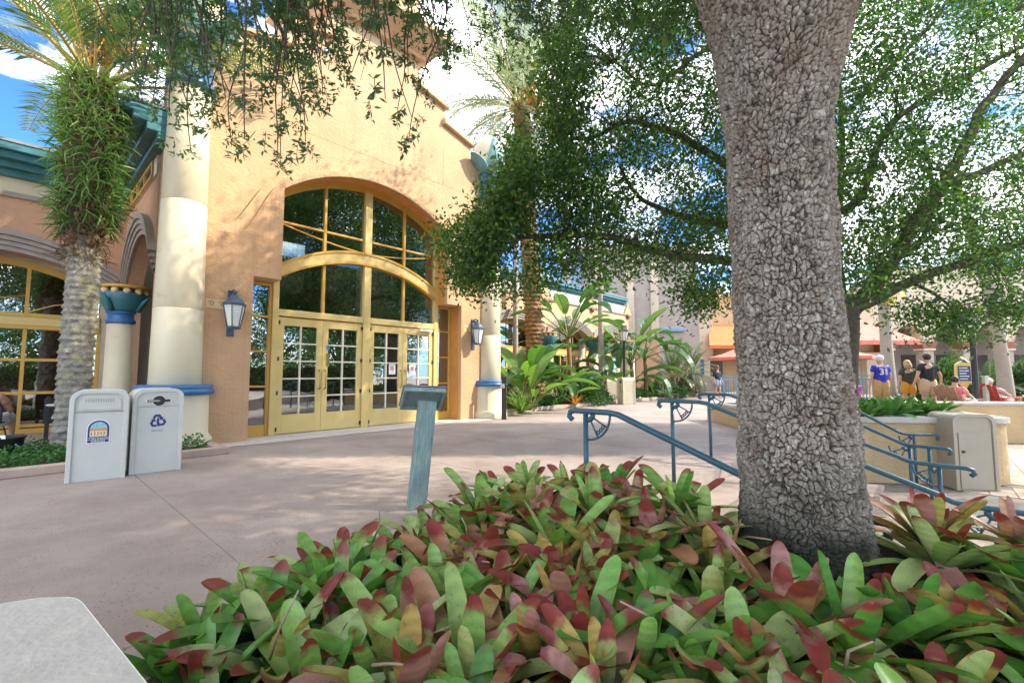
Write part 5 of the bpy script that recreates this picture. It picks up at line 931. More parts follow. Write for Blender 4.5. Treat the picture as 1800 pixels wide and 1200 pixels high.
for y, l_, r_ in tb: axis.append(P((l_ + r_) / 2 - 6, y, TY)); rads.append((r_ - l_) / 2 * TY / 800 / 1.19)
trunk_mesh('trunk', axis, rads, 540, 1100, .027, .0145, OAK, 62, 3, lambda TH, TT: .05 * np.clip((.3 - TT) / .3, 0, 1) ** 1.5 * (np.cos(TH * 5 + 1) + .6))
top = axis[-1]
BARK2 = M('branch_bark', (.11, .085, .065), .9, .35, 12, bump=.8, bscale=40)
def limb(pts, r0, r1, parent, mat=None, name='branch', n=9):
    pts = [Vector(p) for p in pts]; sm = []                # Catmull-Rom through the points
    for i in range(len(pts) - 1):
        p0, p1, p2, p3 = pts[max(i - 1, 0)], pts[i], pts[i + 1], pts[min(i + 2, len(pts) - 1)]
        for k in range(5): t = k / 5; sm.append(.5 * ((2 * p1) + (p2 - p0) * t + (2 * p0 - 5 * p1 + 4 * p2 - p3) * t * t + (3 * p1 - p0 - 3 * p2 + p3) * t ** 3))
    sm.append(pts[-1]); sm = [q + Vector((noise.noise(q * 2.1), noise.noise(q * 2.1 + Vector((9, 0, 0))), noise.noise(q * 2.1 + Vector((0, 9, 0))))) * .05 * (i > 0) for i, q in enumerate(sm)]
    rr = [r0 + (r1 - r0) * (i / (len(sm) - 1)) ** .8 for i in range(len(sm))]; MB().tube(sm, rr, n).build(name, mat or BARK2, parent); return sm
limbsF = [limb([top + Vector((-.1, 0, -.25)), (.75, 2.5, 4.2), (-.3, 2.9, 4.75), (-1.5, 3.25, 4.95), (-2.8, 3.6, 5.0)], .22, .05, OAK), limb([top + Vector((.1, 0, -.25)), (2.1, 2.5, 4.6), (3.2, 2.9, 5.9), (4.6, 3.4, 6.6)], .24, .06, OAK),
          limb([top + Vector((0, .05, -.2)), (1.2, 3.1, 4.9), (1.0, 4.2, 6.2), (.6, 5.3, 7.2)], .2, .05, OAK), limb([top + Vector((0, -.1, -.2)), (1.4, 1.6, 4.8), (1.2, .2, 6), (.8, -1.5, 6.8)], .2, .06, OAK)]
OAKL = leafmat('oak_leaf_near', [(.045, .10, .045), (.07, .15, .07), (.10, .19, .085), (.15, .24, .10)], .4, .42)
# leaf sprigs hanging in front of the gable
def sprig(seed):
    r = np.random.default_rng(seed); n = 17; t = r.uniform(.1, 1, n); c = np.stack([r.normal(0, .008, n), r.normal(0, .008, n), -t * .13], 1); d = np.stack([r.normal(0, 1, n), r.normal(0, 1, n), -r.uniform(.0, 1.0, n)], 1); V, F, rv = leaves(c, d, .052, .018, r)
    me = bpy.data.meshes.new('leaf_sprig'); tw = MB().tube([(0, 0, .0), (.006, 0, -.07), (0, .006, -.14)], [.0028, .002, .001], 4)
    vs = [tuple(v) for v in V]; k = len(vs); me.from_pydata(vs + tw.v, [], [tuple(f) for f in F] + [tuple(i + k for i in f) for f in tw.f]); at = me.attributes.new('rnd', 'FLOAT', 'POINT'); at.data.foreach_set('value', list(rv) + [0.0] * len(tw.v)); me.materials.append(OAKL); me.materials.append(BARK2)
    for p in me.polygons[len(F):]: p.material_index = 1
    return me
SPR = [sprig(50 + k) for k in range(10)]; ro = random.Random(5)
cl_x = [225, 260, 300, 345, 395, 430, 470, 520, 560, 610, 660, 700, 735, 765]; cl_y = [150, 240, 215, 300, 350, 240, 290, 265, 275, 225, 285, 235, 250, 110]
extraV = []; extraF = []; extraR = []; nspr = 0; nb = 0; sprigs = []
hang = thing; HB = bpy.data.objects.new('hanging_branches', None); C.objects.link(HB); HB.parent = OAK
for k in range(70):
    px = ro.uniform(222, 640) if ro.random() < .84 else ro.uniform(640, 775); tipy = float(np.interp(px, cl_x, cl_y)) * (1.03 * ro.random() ** .9 + .0); Y = ro.uniform(2.7, 3.9)
    b = P(px, tipy, Y); a = P(px + ro.uniform(-110, 90), -150, Y - .1); a.z = min(a.z, 4.9); m = a.lerp(b, .5) + Vector((ro.uniform(-.12, .12), ro.uniform(-.1, .1), .1)); path = [a, a.lerp(m, .5), m, m.lerp(b, .5) + Vector((ro.uniform(-.06, .06), 0, 0)), b]
    path = limb(path, .013, .003, HB, name='twig', n=5); Ln = sum((q - p).length for p, q in zip(path, path[1:])); nn = int(Ln / .10)
    for i in range(nn):
        t = 1 - (i / nn) * .96; f = t * (len(path) - 1); j = min(int(f), len(path) - 2); p = path[j].lerp(path[j + 1], f - j); p = p + Vector((ro.gauss(0, .05), ro.gauss(0, .05), ro.gauss(0, .03))); sprigs.append((p, (ro.uniform(-1.1, 1.1), ro.uniform(-1.1, 1.1), ro.uniform(0, 6.28)), ro.uniform(.8, 1.2)))
def inframe(p):
    f = p.y * math.cos(PITCH) + (p.z - H) * math.sin(PITCH); u_ = -p.y * math.sin(PITCH) + (p.z - H) * math.cos(PITCH); return f > .1 and u_ / f < .76
vis = [s for s in sprigs if inframe(s[0])]; ro.shuffle(vis); vis.sort(key=lambda s: s[0].y); keep = set(id(s) for s in vis[:300])
def merge_sprigs(name, lst, parent):
    VV = []; FF = []; RR = []; k = 0
    base = [(np.array([v.co[:] for v in me.vertices]), np.array([p.vertices[:] for p in me.polygons if p.material_index == 0]), np.array([d.value for d in me.attributes['rnd'].data])) for me in SPR]
    for i, (p, r_, s_) in enumerate(lst):
        v, f, rv = base[i % 10]; nl = len(f) * 4; Mx = np.array(Matrix.LocRotScale(p, Matrix.Rotation(r_[2], 3, 'Z') @ Matrix.Rotation(r_[1], 3, 'Y') @ Matrix.Rotation(r_[0], 3, 'X'), (s_, s_, s_))); v2 = v[:nl] @ Mx[:3, :3].T + Mx[:3, 3]; VV.append(v2); FF.append(f + k); RR.append(rv[:nl]); k += nl
    if VV: npmesh(name, np.concatenate(VV), np.concatenate(FF), OAKL, dict(rnd=np.concatenate(RR)), parent=parent, kind='stuff')
rest = []
for i, s in enumerate(sprigs):
    if id(s) in keep: link('leaf_sprig', SPR[i % 10], HB, s[0], s[1], (s[2],) * 3)
    else: rest.append(s)
# further twigs of the same tree across the top of the view
for k in range(120):
    px = ro.uniform(690, 1260) if ro.random() < .25 else ro.uniform(850, 1260); lim = np.interp(px, [690, 800, 900, 1000, 1150, 1260], [50, 90, 130, 130, 90, 120]); y = ro.uniform(-120, 1) + lim * ro.uniform(0, 1); Y = ro.uniform(3.6, 6.0); p = P(px, y, Y)
    for j in range(7): rest.append((p + Vector((ro.gauss(0, .13), ro.gauss(0, .13), ro.gauss(0, .13))), (ro.uniform(-1.4, 1.4), ro.uniform(-1.4, 1.4), ro.uniform(0, 6.28)), ro.uniform(.8, 1.15)))
for k in range(26):
    px = ro.uniform(560, 1250); Y = ro.uniform(3.6, 5.5); a = P(px + ro.uniform(-80, 80), -140, Y); b = P(px, ro.uniform(20, 150), Y); limb([a, a.lerp(b, .5) + Vector((ro.uniform(-.15, .15), 0, 0)), b], .010, .002, HB, name='twig', n=4)
limb([P(470, -60, 3.1), P(466, 10, 3.1), P(498, 62, 3.1), P(487, 110, 3.15), P(476, 150, 3.2)], .022, .006, HB, name='twig', n=6); limb([P(560, -30, 3.1), P(525, 5, 3.1), P(480, 20, 3.1)], .02, .012, HB, name='twig', n=6)
merge_sprigs('foliage', rest, OAK)
# the rest of the crown, overhead
rc_ = np.random.default_rng(21); cl = []
while len(cl) < 2300:
    p = rc_.uniform(-1, 1, 3)
    if p @ p > 1: continue
    q = np.array([1.6, 2.6, 6.6]) + p * np.array([7.6, 6.6, 3.6])
    if q[2] < 3.6 + .15 * abs(q[0] - 1): continue
    f = q[1] * math.cos(PITCH) + (q[2] - H) * math.sin(PITCH); u_ = -q[1] * math.sin(PITCH) + (q[2] - H) * math.cos(PITCH)
    if f > 0 and u_ / f < .86: continue
    if noise.noise(Vector(q) * .5) < -.42: continue
    cl.append(q)
for c0, r0, n0 in (((3.4, 5.3, 8.0), (3.2, 1.7, 1.7), 520), ((4.2, 2.2, 5.6), (2.2, 1.6, 1.2), 220), ((4.6, 6.9, 9.4), (2.2, 1.0, 1.2), 120)):  # extra clumps added out of view to shade the bins and seat wall
    k = 0
    while k < n0:
        p = rc_.uniform(-1, 1, 3)
        if p @ p > 1: continue
        q = np.array(c0) + p * np.array(r0); k += 1; f = q[1] * math.cos(PITCH) + (q[2] - H) * math.sin(PITCH); u_ = -q[1] * math.sin(PITCH) + (q[2] - H) * math.cos(PITCH)
        if (u_ / f < .84 and q[0] / f < 1.2): continue
        cl.append(q)
cl = np.array(cl); cen = np.repeat(cl, 42, 0) + rc_.normal(0, .24, (len(cl) * 42, 3)); V, F, rv = leaves(cen, rc_.normal(size=cen.shape), .14, .065, rc_); npmesh('crown', V, F, OAKL, dict(rnd=rv), parent=OAK, kind='stuff')
for q in cl[::14]:
    lb = limbsF[int(rc_.integers(0, 4))]; a = min((p for L2 in limbsF for p in L2), key=lambda p: (p - Vector(q)).length); limb([a, a.lerp(Vector(q), .5) + Vector((0, 0, .15)), Vector(q)], .035, .008, OAK, n=5)
# ================================================================== MIDDLE OAK
MO = thing('spreading_oak', 'wide spreading oak behind the big trunk, its dark limbs fanning right', 'tree', (0, 0, 0))
B0 = Vector((6.75, 9.7, .38)); fork = P(1478, 575, 9.6)
MB().tube([B0, B0.lerp(fork, .5) + Vector((.05, 0, 0)), fork, P(1482, 520, 9.5)], [.42, .34, .33, .27], 16).build('trunk', BARK2, MO)
ML = [([(1478, 570, 9.6), (1400, 480, 9.3), (1330, 462, 9.0), (1240, 455, 8.7), (1150, 440, 8.4), (1060, 415, 8.2), (950, 415, 8.0), (860, 420, 7.9)], .15, .03), ([(1478, 560, 9.6), (1390, 420, 9.4), (1280, 395, 9.1), (1200, 380, 9.0), (1130, 350, 8.8), (1090, 290, 8.6)], .13, .03), ([(1400, 430, 9.5), (1330, 330, 9.3), (1220, 255, 9.0), (1160, 225, 8.8), (1100, 215, 8.6), (1040, 240, 8.5), (960, 250, 8.4)], .11, .025),
      ([(1478, 560, 9.6), (1440, 400, 9.8), (1400, 240, 10), (1330, 100, 10), (1280, -60, 10)], .14, .04), ([(1330, 100, 10), (1240, 90, 9.8), (1150, 150, 9.4), (1080, 110, 9.2)], .07, .02), ([(1478, 570, 9.6), (1560, 470, 9.3), (1610, 385, 9.0), (1655, 325, 8.8), (1690, 270, 8.6), (1730, 185, 8.5), (1800, 100, 8.3), (1880, 20, 8.2)], .18, .05),
      ([(1655, 325, 8.8), (1720, 305, 8.6), (1800, 270, 8.4), (1900, 225, 8.2)], .09, .04), ([(1478, 375, 9.6), (1520, 335, 9.3), (1545, 250, 9.2), (1600, 190, 9.0), (1690, 140, 8.8), (1800, 80, 8.6)], .11, .04), ([(1478, 210, 9.8), (1520, 165, 9.7), (1570, 110, 9.6), (1640, 40, 9.5), (1700, -60, 9.4)], .07, .03), ([(1500, 545, 9.5), (1600, 495, 9.1), (1700, 460, 8.8), (1800, 425, 8.5), (1900, 400, 8.3)], .12, .05),
      ([(1880, 20, 8.2), (2150, -150, 8.2), (2500, -200, 8.0)], .05, .03), ([(1540, 480, 9.2), (1620, 420, 10), (1640, 330, 10.4), (1620, 230, 10.8)], .07, .03), ([(1600, 495, 9.1), (1660, 530, 8.6), (1700, 575, 8.2)], .04, .012), ([(1478, 560, 9.6), (1470, 400, 10.4), (1480, 250, 11), (1470, 60, 11.5)], .13, .04)]
mlpts = []
for pl, r0, r1 in ML: mlpts += limb([P(*q) for q in pl], r0, r1, MO, n=8)
MOL = leafmat('oak_leaf_mid', [(.026, .07, .024), (.048, .115, .036), (.085, .17, .05), (.15, .24, .065)], .52, .4)
rm = np.random.default_rng(33)
# crown outline in view (lower edge), foliage clumps fill a deep volume above it
lx = [770, 800, 840, 900, 1000, 1060, 1130, 1230, 1300, 1480, 1530, 1600, 1700, 1800, 1950]; ly = [440, 475, 505, 515, 470, 495, 470, 525, 500, 520, 515, 488, 485, 480, 470]
tx = [760, 800, 840, 880, 905, 940, 1000, 1100, 1950]; ty = [420, 395, 370, 330, 240, 140, -20, -200, -220]
cl = []; tries = 0
mlv = np.array([tuple(p) for p in mlpts])
while len(cl) < 5900 and tries < 90000:
    tries += 1; px = rm.uniform(775, 1950); lo_ = np.interp(px, tx, ty); hi_ = np.interp(px, lx, ly); py = rm.uniform(min(lo_, hi_ - 5), hi_)
    Y = rm.uniform(7.4, 11.8) if px > 1050 else rm.uniform(7.2, 9.6); q = P(px, py, Y)
    if q.z > 11.3: continue
    nz_ = noise.noise(Vector((px / 85, py / 55, 3))) + .55 * noise.noise(Vector((px / 32, py / 26, 7))); gap = -.3
    if px < 960: gap = .08
    if px > 1480: gap = -.34 + .35 * max(0, (px - 1600) / 200) * (1 if 80 < py < 330 else 0)
    elif py < 130: gap = -.22
    if nz_ < gap: continue
    cl.append(tuple(q))
k = 0
while k < 620:                                     # unseen clumps added on the right to shade the lower plaza
    p = rm.uniform(-1, 1, 3)
    if p @ p > 1: continue
    q = np.array([14.2, 8.2, 7.0]) + p * np.array([4.2, 3.2, 2.0]); k += 1
    if q[0] / q[1] < 1.22: continue
    cl.append(tuple(q))
for px, py, sx, sy, n, Y0 in ((1665, 560, 60, 14, 30, 8.3), (1630, 550, 40, 14, 18, 8.4), (1690, 580, 26, 12, 14, 8.2), (1770, 545, 40, 30, 50, 8.5), (830, 465, 22, 26, 30, 7.9), (1230, 520, 34, 22, 45, 8.8)):
    for k in range(n): cl.append(tuple(P(px + rm.normal(0, sx * .6), py + rm.normal(0, sy * .6), Y0 + rm.normal(0, .25))))
cl = np.array(cl); M_ = 26; cen = np.repeat(cl, M_, 0) + rm.normal(0, .19, (len(cl) * M_, 3)); V, F, rv = leaves(cen, rm.normal(size=cen.shape) + np.array([0, 0, -.25]), .098, .046, rm); npmesh('crown', V, F, MOL, dict(rnd=rv), parent=MO, kind='stuff')
tw = MB()
for q in cl[::5]:
    d = np.linalg.norm(mlv - q, axis=1); a = Vector(mlv[int(d.argmin())]); q = Vector(q)
    if (a - q).length > 1.5 or int(d.argmin()) % 31 in (0, 30, 29): continue
    tw.tube([a, a.lerp(q, .55) + Vector((rm.normal(0, .06), rm.normal(0, .06), .08)), q], [.016, .010, .004], 4, cap=False)
tag(tw.build('twigs', BARK2, MO), kind='stuff')
# ================================================================== PALMS
def frond(L_, lw, n, droop, seed, leaflet=.5):
    r = random.Random(seed); V = []; F = []; rv = []; tubeb = MB(); pts = []; a = R(12); pos = Vector((0, 0, 0)); sg = 14
    for i in range(sg + 1): pts.append(pos.copy()); pos = pos + Vector((0, math.cos(a), math.sin(a))) * (L_ / sg); a -= droop / sg * (.5 + i / sg)
    tubeb.tube(pts, [.030 * (1 - .85 * i / sg) * L_ / 3 for i in range(sg + 1)], 5)
    for i in range(n):
        t = .16 + .84 * i / n; f = t * sg; j = min(int(f), sg - 1); p = pts[j].lerp(pts[j + 1], f - j); d = (pts[j + 1] - pts[j]).normalized(); ll = leaflet * math.sin(PI * min(1, .12 + t * .86)) ** .6 * r.uniform(.85, 1.1)
        for s in (-1, 1):
            out = (Vector((s, 0, .28)) + d * .75 + Vector((0, 0, r.uniform(-.25, .1)))).normalized(); wv = d * lw * .5; m = p + out * ll * .5; tp = p + out * ll + Vector((0, 0, -.16 * ll)); k = len(V); V += [p - wv * .5, p + wv * .5, m + wv, tp, m - wv]; F += [(k, k + 1, k + 2, k + 4), (k + 4, k + 2, k + 3)]; x = r.random(); rv += [x] * 5
    k = len(V); me = bpy.data.meshes.new('frond'); me.from_pydata([tuple(v) for v in V] + tubeb.v, [], F + [tuple(i + k for i in f) for f in tubeb.f]); at = me.attributes.new('rnd', 'FLOAT', 'POINT'); at.data.foreach_set('value', rv + [1.0] * len(tubeb.v)); return me, len(F)
def setm(me, nf, lm, rm_):
    me = me.copy(); me.materials.append(lm); me.materials.append(rm_)
    for p in me.polygons[nf:]: p.material_index = 1; p.use_smooth = True
    return me
FR = [frond(3.2, .035, 62, R(d), 60 + d, .55) for d in (40, 65, 95)]
PALML = leafmat('palm_leaflet', [(.05, .10, .03), (.09, .15, .05), (.13, .20, .07), (.26, .26, .08)], .3, .4); PALMG = leafmat('palm_leaflet_grey', [(.12, .16, .10), (.18, .23, .15), (.26, .30, .22), (.34, .36, .28)], .3, .45); CYC = leafmat('cycad_leaflet', [(.015, .05, .015), (.03, .08, .02), (.05, .11, .03), (.08, .15, .04)], .2, .35); YELF = leafmat('yellow_frond', [(.35, .26, .05), (.45, .36, .08), (.55, .45, .12), (.4, .4, .1)], .3, .5)
RACH = M('frond_stem', (.42, .33, .10), .5, .15); PALMB = M('palm_bark', (.20, .185, .15), .9, .4, 14, bump=.9, bscale=30, wear=((.27, .25, .12), 7, .55)); PALMO = M('palm_bark_orange', (.22, .125, .05), .9, .45, 8, bump=.9, bscale=22, wear=((.10, .075, .045), 10, .55)); SLIM = M('slim_palm_bark', (.33, .28, .22), .85, .2, 10, bump=.4, bscale=25, stretch=(1, 1, 6)); FRUIT = M('orange_fruit', (.62, .25, .02), .6, .3, 20)
def palm_trunk(name, base, tops, r0, boots, parent, mat, na=64, rows=.11, lean=None):
    base = Vector(base); hz = tops; nz = int(hz / .022); z = np.linspace(0, hz, nz); th = np.arange(na) / na * 2 * PI; TH, Z = np.meshgrid(th, z); row = Z / rows; ph = (np.floor(row) % 2) * .5; fr_ = row - np.floor(row); cell = TH / (2 * PI) * 9 + ph; ci = np.floor(cell); cf = cell - ci; hsh = np.abs(np.sin(ci * 12.9 + np.floor(row) * 78.2) * 43758) % 1
    prof = (1 - fr_) * (1 - np.abs(cf - .5) * 1.1); rad = np.interp(Z, [0, .4, 1, hz], [r0 * 1.3, r0 * 1.08, r0, r0 * .93]) + boots * (prof * (.6 + .8 * hsh) - .4) + .012 * np.sin(TH * 3 + Z * 2) + .014 * vnoise(TH / (2 * PI) * 18, Z * 14, 18, 77) + .008 * vnoise(TH / (2 * PI) * 40, Z * 40, 40, 78)
    lx_, ly_ = lean or (0, 0); X = base.x + lx_ * (Z / hz) ** 1.3 + rad * np.cos(TH); Y = base.y + ly_ * Z / hz + rad * np.sin(TH); V = np.stack([X, Y, base.z + Z], -1).reshape(-1, 3); i, j = np.meshgrid(np.arange(nz - 1), np.arange(na), indexing='ij'); F = np.stack([i * na + j, i * na + (j + 1) % na, (i + 1) * na + (j + 1) % na, (i + 1) * na + j], -1).reshape(-1, 4); return npmesh(name, V, F, mat, smooth=True, parent=parent)
def crown(t, c, n, sc, lm, r, up=(R(-20), R(70)), data=FR):
    ms = [setm(m, k, lm, RACH) for m, k in data]
    for k in range(n):
        el = up[0] + (up[1] - up[0]) * (k / max(1, n - 1)); az = k * 2.4 + r.uniform(-.2, .2); i = 2 if el < R(5) else (1 if el < R(35) else 0); s = sc * r.uniform(.85, 1.1); o = link('frond', ms[i], t, c + Vector((-math.sin(az), math.cos(az), 0)) * .12 * sc, (0, 0, 0), (s, s, s)); o.rotation_euler = (Matrix.Rotation(az, 3, 'Z') @ Matrix.Rotation(el, 3, 'X')).to_euler()
FERN = leafmat('fern', [(.06, .14, .03), (.11, .22, .05), (.20, .32, .08), (.34, .42, .14)], .35, .45)
def ferns(name, label, base, zs, rr, n, L_, seed, group=None, parent=None):
    """arching strap ferns growing out of the old leaf bases"""
    r = np.random.default_rng(seed); z = r.uniform(zs[0], zs[1], n); a = r.uniform(0, 2 * PI, n); rad = np.interp(z, np.linspace(zs[0], zs[1], len(rr)), rr); o = np.stack([base[0] + rad * np.cos(a), base[1] + rad * np.sin(a), z], 1); d = unit(np.stack([np.cos(a) + r.normal(0, .7, n), np.sin(a) + r.normal(0, .7, n), r.normal(.5, .8, n)], 1)); ln = L_ * r.uniform(.5, 1.3, n)[:, None]; side = unit(np.cross(d, unit(r.normal(size=(n, 3))))) * (L_ * .030); V = []; sg = 6; p = o.copy(); dd = d.copy(); curl = r.normal(0, .5, (n, 3))
    for i in range(sg + 1): w_ = math.sin(PI * (.15 + .8 * i / sg)); V += [p - side * w_, p + side * w_]; p = p + dd * ln / sg; dd = unit(dd + np.array([0, 0, -.30]) + curl * .5)
    V = np.stack(V, 1); m = 2 * (sg + 1); idx_ = np.arange(n)[:, None] * m; F = np.concatenate([np.stack([idx_[:, 0] + 2 * i, idx_[:, 0] + 2 * i + 1, idx_[:, 0] + 2 * i + 3, idx_[:, 0] + 2 * i + 2], 1) for i in range(sg)]); rv = np.repeat(np.clip((z - zs[0]) / (zs[1] - zs[0]) * .7 + r.uniform(-.3, .4, n), 0, 1), m); ob = npmesh(name, V.reshape(-1, 3), F, FERN, dict(rnd=rv), True, parent, 'stuff'); return ob
rp_ = random.Random(9)
# left palm
lpb = G(124, 800); lpb.z = .07
PL = thing('palm_tree', 'palm with ferns sprouting from its trunk behind the waste bins', 'palm', (0, 0, 0)); palm_trunk('trunk', lpb, 5.9, .205, .035, PL, PALMB, 72, .10)
MB().lathe([(.2, 3.4), (.26, 3.8), (.30, 4.4), (.32, 5.0), (.32, 5.6), (.26, 6.0)], 20, (lpb.x, lpb.y)).build('boot_mass', M('boot_fibre', (.075, .05, .028), .95, .5, 16, bump=1, bscale=20), PL)
crown(PL, Vector((lpb.x, lpb.y, 5.95)), 26, 1.05, PALML, rp_, (R(2), R(78))); fb = MB()
for k in range(26):
    b0 = Vector((lpb.x + rp_.uniform(-.1, .3), lpb.y - .1, 6.2)); e = b0 + Vector((rp_.uniform(.1, .9), rp_.uniform(-.5, .3), rp_.uniform(-.2, .9))); fb.tube([b0, b0.lerp(e, .5) + Vector((0, 0, .35)), e], .008, 4)
    for j in range(5): q = e + Vector((rp_.gauss(0, .07), rp_.gauss(0, .07), rp_.gauss(0, .1))); fb.ball(q, .018, 5, 4)
fb.build('fruit_stalks', FRUIT, PL); tag(ferns('trunk_ferns', '', lpb, (3.55, 6.05), (.22, .28, .31, .33, .32), 2300, .38, 41, parent=PL), kind='stuff')
# bits of dead boot below the ferns
tag(ferns('dead_fronds', '', lpb, (3.0, 4.0), (.21, .24, .26), 420, .28, 45, parent=PL), kind='stuff').data.materials[0] = M('dead_fern', (.13, .085, .04), .9, .4, 20)
stb = MB()
for k in range(110):
    z = rp_.uniform(3.1, 5.9); a = rp_.uniform(0, 6.28); rr_ = np.interp(z, [3.1, 4.4, 5.9], [.19, .29, .30]); b0 = Vector((lpb.x + rr_ * math.cos(a), lpb.y + rr_ * math.sin(a), z)); o_ = Vector((math.cos(a) * .7, math.sin(a) * .7, .75)); stb.tube([b0 - o_ * .05, b0 + o_ * rp_.uniform(.06, .15)], [.045, .026], 5)
tag(stb.build('frond_stubs', M('stub_brown', (.17, .105, .05), .9, .5, 18, bump=.6), PL), kind='stuff')
# centre palm
cpb = G(943, 716); PC = thing('palm_tree', 'tall palm with orange brown trunk and hanging orange fruit beyond the entrance', 'palm', (0, 0, 0)); palm_trunk('trunk', cpb, 11.6, .33, .10, PC, PALMO, 64, .16, (-.55, 0)); ctop = Vector((cpb.x - .55, cpb.y, 11.6))
crown(PC, ctop, 46, 1.4, PALMG, rp_, (R(-50), R(80))); fz = MB()
for k in range(70):
    b0 = ctop + Vector((.2, -.5, .2)); q = ctop + Vector((.5 + rp_.gauss(0, .16), -1.0 + rp_.gauss(0, .15), -.35 + rp_.gauss(0, .42))); fz.tube([b0, b0.lerp(q, .5) + Vector((0, 0, .25)), q], .012, 4)
    for j in range(4): fz.ball(q + Vector((rp_.gauss(0, .05), rp_.gauss(0, .05), rp_.gauss(0, .08))), .032, 5, 4)
fz.build('fruit_cluster', FRUIT, PC); ferns('trunk_ferns', '', (cpb.x - .12, cpb.y), (4.2, 6.3), (.36, .38), 700, .30, 42, parent=PC); ferns('trunk_ferns', '', (cpb.x - .4, cpb.y), (8.2, 10.2), (.36, .40), 800, .45, 43, parent=PC)
# slim palms
def slim(label, b, h, r, crown_n, sc, lm=PALML, lean=(0, 0)):
    t = thing('slim_palm', label, 'palm', (0, 0, 0)); b = Vector(b); MB().tube([b + Vector((lean[0] * s * s, lean[1] * s, h * s)) for s in np.linspace(0, 1, 14)], [r * (1.25 - .35 * min(1, s * 3)) for s in np.linspace(0, 1, 14)], 12).build('trunk', SLIM, t); crown(t, b + Vector((lean[0], lean[1], h)), crown_n, sc, lm, rp_, (R(-45), R(70))); return t
slim('slim grey palm trunk rising behind the banana plants left of the centre palm', (.15, 19.6, 0), 9.5, .12, 14, .6); slim('slim grey palm trunk between two arcade columns', (4.15, 21.2, 0), 9.5, .13, 14, .6)
sA = slim('straight slim palm with yellowing skirt right of the trunk', (16.9, 20.5, 0), 6.6, .26, 14, .55, PALML); crown(sA, Vector((16.9, 20.5, 5.4)), 16, .42, YELF, rp_, (R(-75), R(-25)))
slim('leaning slim palm at the right edge beside the empty chair', (17.5, 16.2, 0), 6.8, .2, 16, .6, PALML, (-.9, 0))
# ================================================================== BROAD LEAVED PLANTS
BANL = leafmat('banana_leaf', [(.035, .11, .025), (.06, .155, .03), (.095, .20, .04), (.15, .26, .055)], .35, .35); BOPL = leafmat('strelitzia_leaf', [(.03, .09, .03), (.05, .13, .04), (.08, .17, .06), (.13, .22, .08)], .3, .35); STM = M('plant_stem', (.16, .19, .06), .6, .25, 8)
def paddle(seed, L_, wd, stem, bend):
    r = random.Random(seed); sg = 10; pts = []; a = R(80); pos = Vector((0, 0, 0))
    for i in range(9): pts.append(pos.copy()); pos = pos + Vector((0, math.cos(a), math.sin(a))) * stem / 8; a -= R(2)
    V = []; F = []; rv = []; n0 = len(pts)
    bl = [pts[-1].copy()]; p = pts[-1].copy()
    for i in range(sg): a -= bend / sg; p = p + Vector((0, math.cos(a), math.sin(a))) * L_ / sg; bl.append(p.copy())
    x = r.random()
    for i, q in enumerate(bl):
        t = i / sg; w_ = wd * (math.sin(PI * min(.97, .06 + t * .93)) ** .7) / 2; d = (bl[min(i + 1, sg)] - bl[max(i - 1, 0)]).normalized(); nr = Vector((0, -d.z, d.y))
        for s in (-1, -.5, 0, .5, 1): V.append(q + Vector((s * w_, 0, 0)) + nr * abs(s) * w_ * .45 + nr * r.uniform(-.012, .012) * abs(s)); rv.append(min(1, max(0, x + r.uniform(-.08, .08))))
    for i in range(sg):
        for j in range(4):
            if i > 1 and r.random() < .09 and j in (0, 3): continue
            k = i * 5 + j; F.append((k, k + 1, k + 6, k + 5))
    tb_ = MB().tube(pts + bl[1::2], [.022 * (1 - .6 * i / (n0 + 5)) * (stem + L_) / 2 for i in range(n0 + len(bl[1::2]))], 6); k = len(V); me = bpy.data.meshes.new('leaf'); me.from_pydata([tuple(v) for v in V] + tb_.v, [], F + [tuple(i + k for i in f) for f in tb_.f]); at = me.attributes.new('rnd', 'FLOAT', 'POINT'); at.data.foreach_set('value', rv + [.5] * len(tb_.v)); return me, len(F)
PAD = [paddle(70 + k, 1.1 + .12 * (k % 3), .44, .9 + .25 * (k % 2), R(28 + 30 * (k % 4))) for k in range(6)]
def broad_plant(label, loc, n, s, mat, tilt=(4, 40), trunk=None, group='tall broad leaved plants'):
    t = thing('broad_leaf_plant', label, 'plant', loc, 0, group); ms = [setm(m, k, mat, STM) for m, k in PAD]
    if trunk: MB().tube([(0, 0, 0), (.06, 0, trunk * .5), (.02, .04, trunk + .1)], [.13, .10, .09], 10).build('trunk', M('fibrous_stem', (.20, .12, .06), .9, .4, 14, bump=.7, bscale=30, stretch=(1, 1, 4)), t)
    for k in range(n):
        az = k * 2.4 + rp_.uniform(-.4, .4); el = R(rp_.uniform(*tilt)); sc = s * rp_.uniform(.75, 1.15); o = link('leaf', ms[rp_.randrange(6)], t, (rp_.uniform(-.08, .08), rp_.uniform(-.08, .08), (trunk or 0) - (.0 if trunk else 0)), (0, 0, 0), (sc, sc, sc)); o.rotation_euler = (Matrix.Rotation(az, 3, 'Z') @ Matrix.Rotation(-el, 3, 'X')).to_euler()
zb = .08
broad_plant('bright green banana plant right beside the far column', (.55, 14.9, zb), 13, 1.15, BANL, (1, 34)); broad_plant('bright green banana plant behind the brown post', (.35, 16.0, zb), 11, 1.4, BANL, (1, 28)); broad_plant('low bright green banana plant left of the palm trunk', (.75, 15.4, zb), 9, .85, BANL, (8, 45))
broad_plant('tall strelitzia on a bare stem in front of the arcade', (2.25, 18.2, zb), 13, 1.25, BOPL, (2, 50), 2.6); broad_plant('strelitzia clump at the foot of the tall one', (2.0, 17.6, zb), 12, .95, BOPL, (5, 50)); broad_plant('bright strelitzia clump right of the centre palm trunk', (1.75, 17.3, zb), 9, .95, BANL, (3, 40))
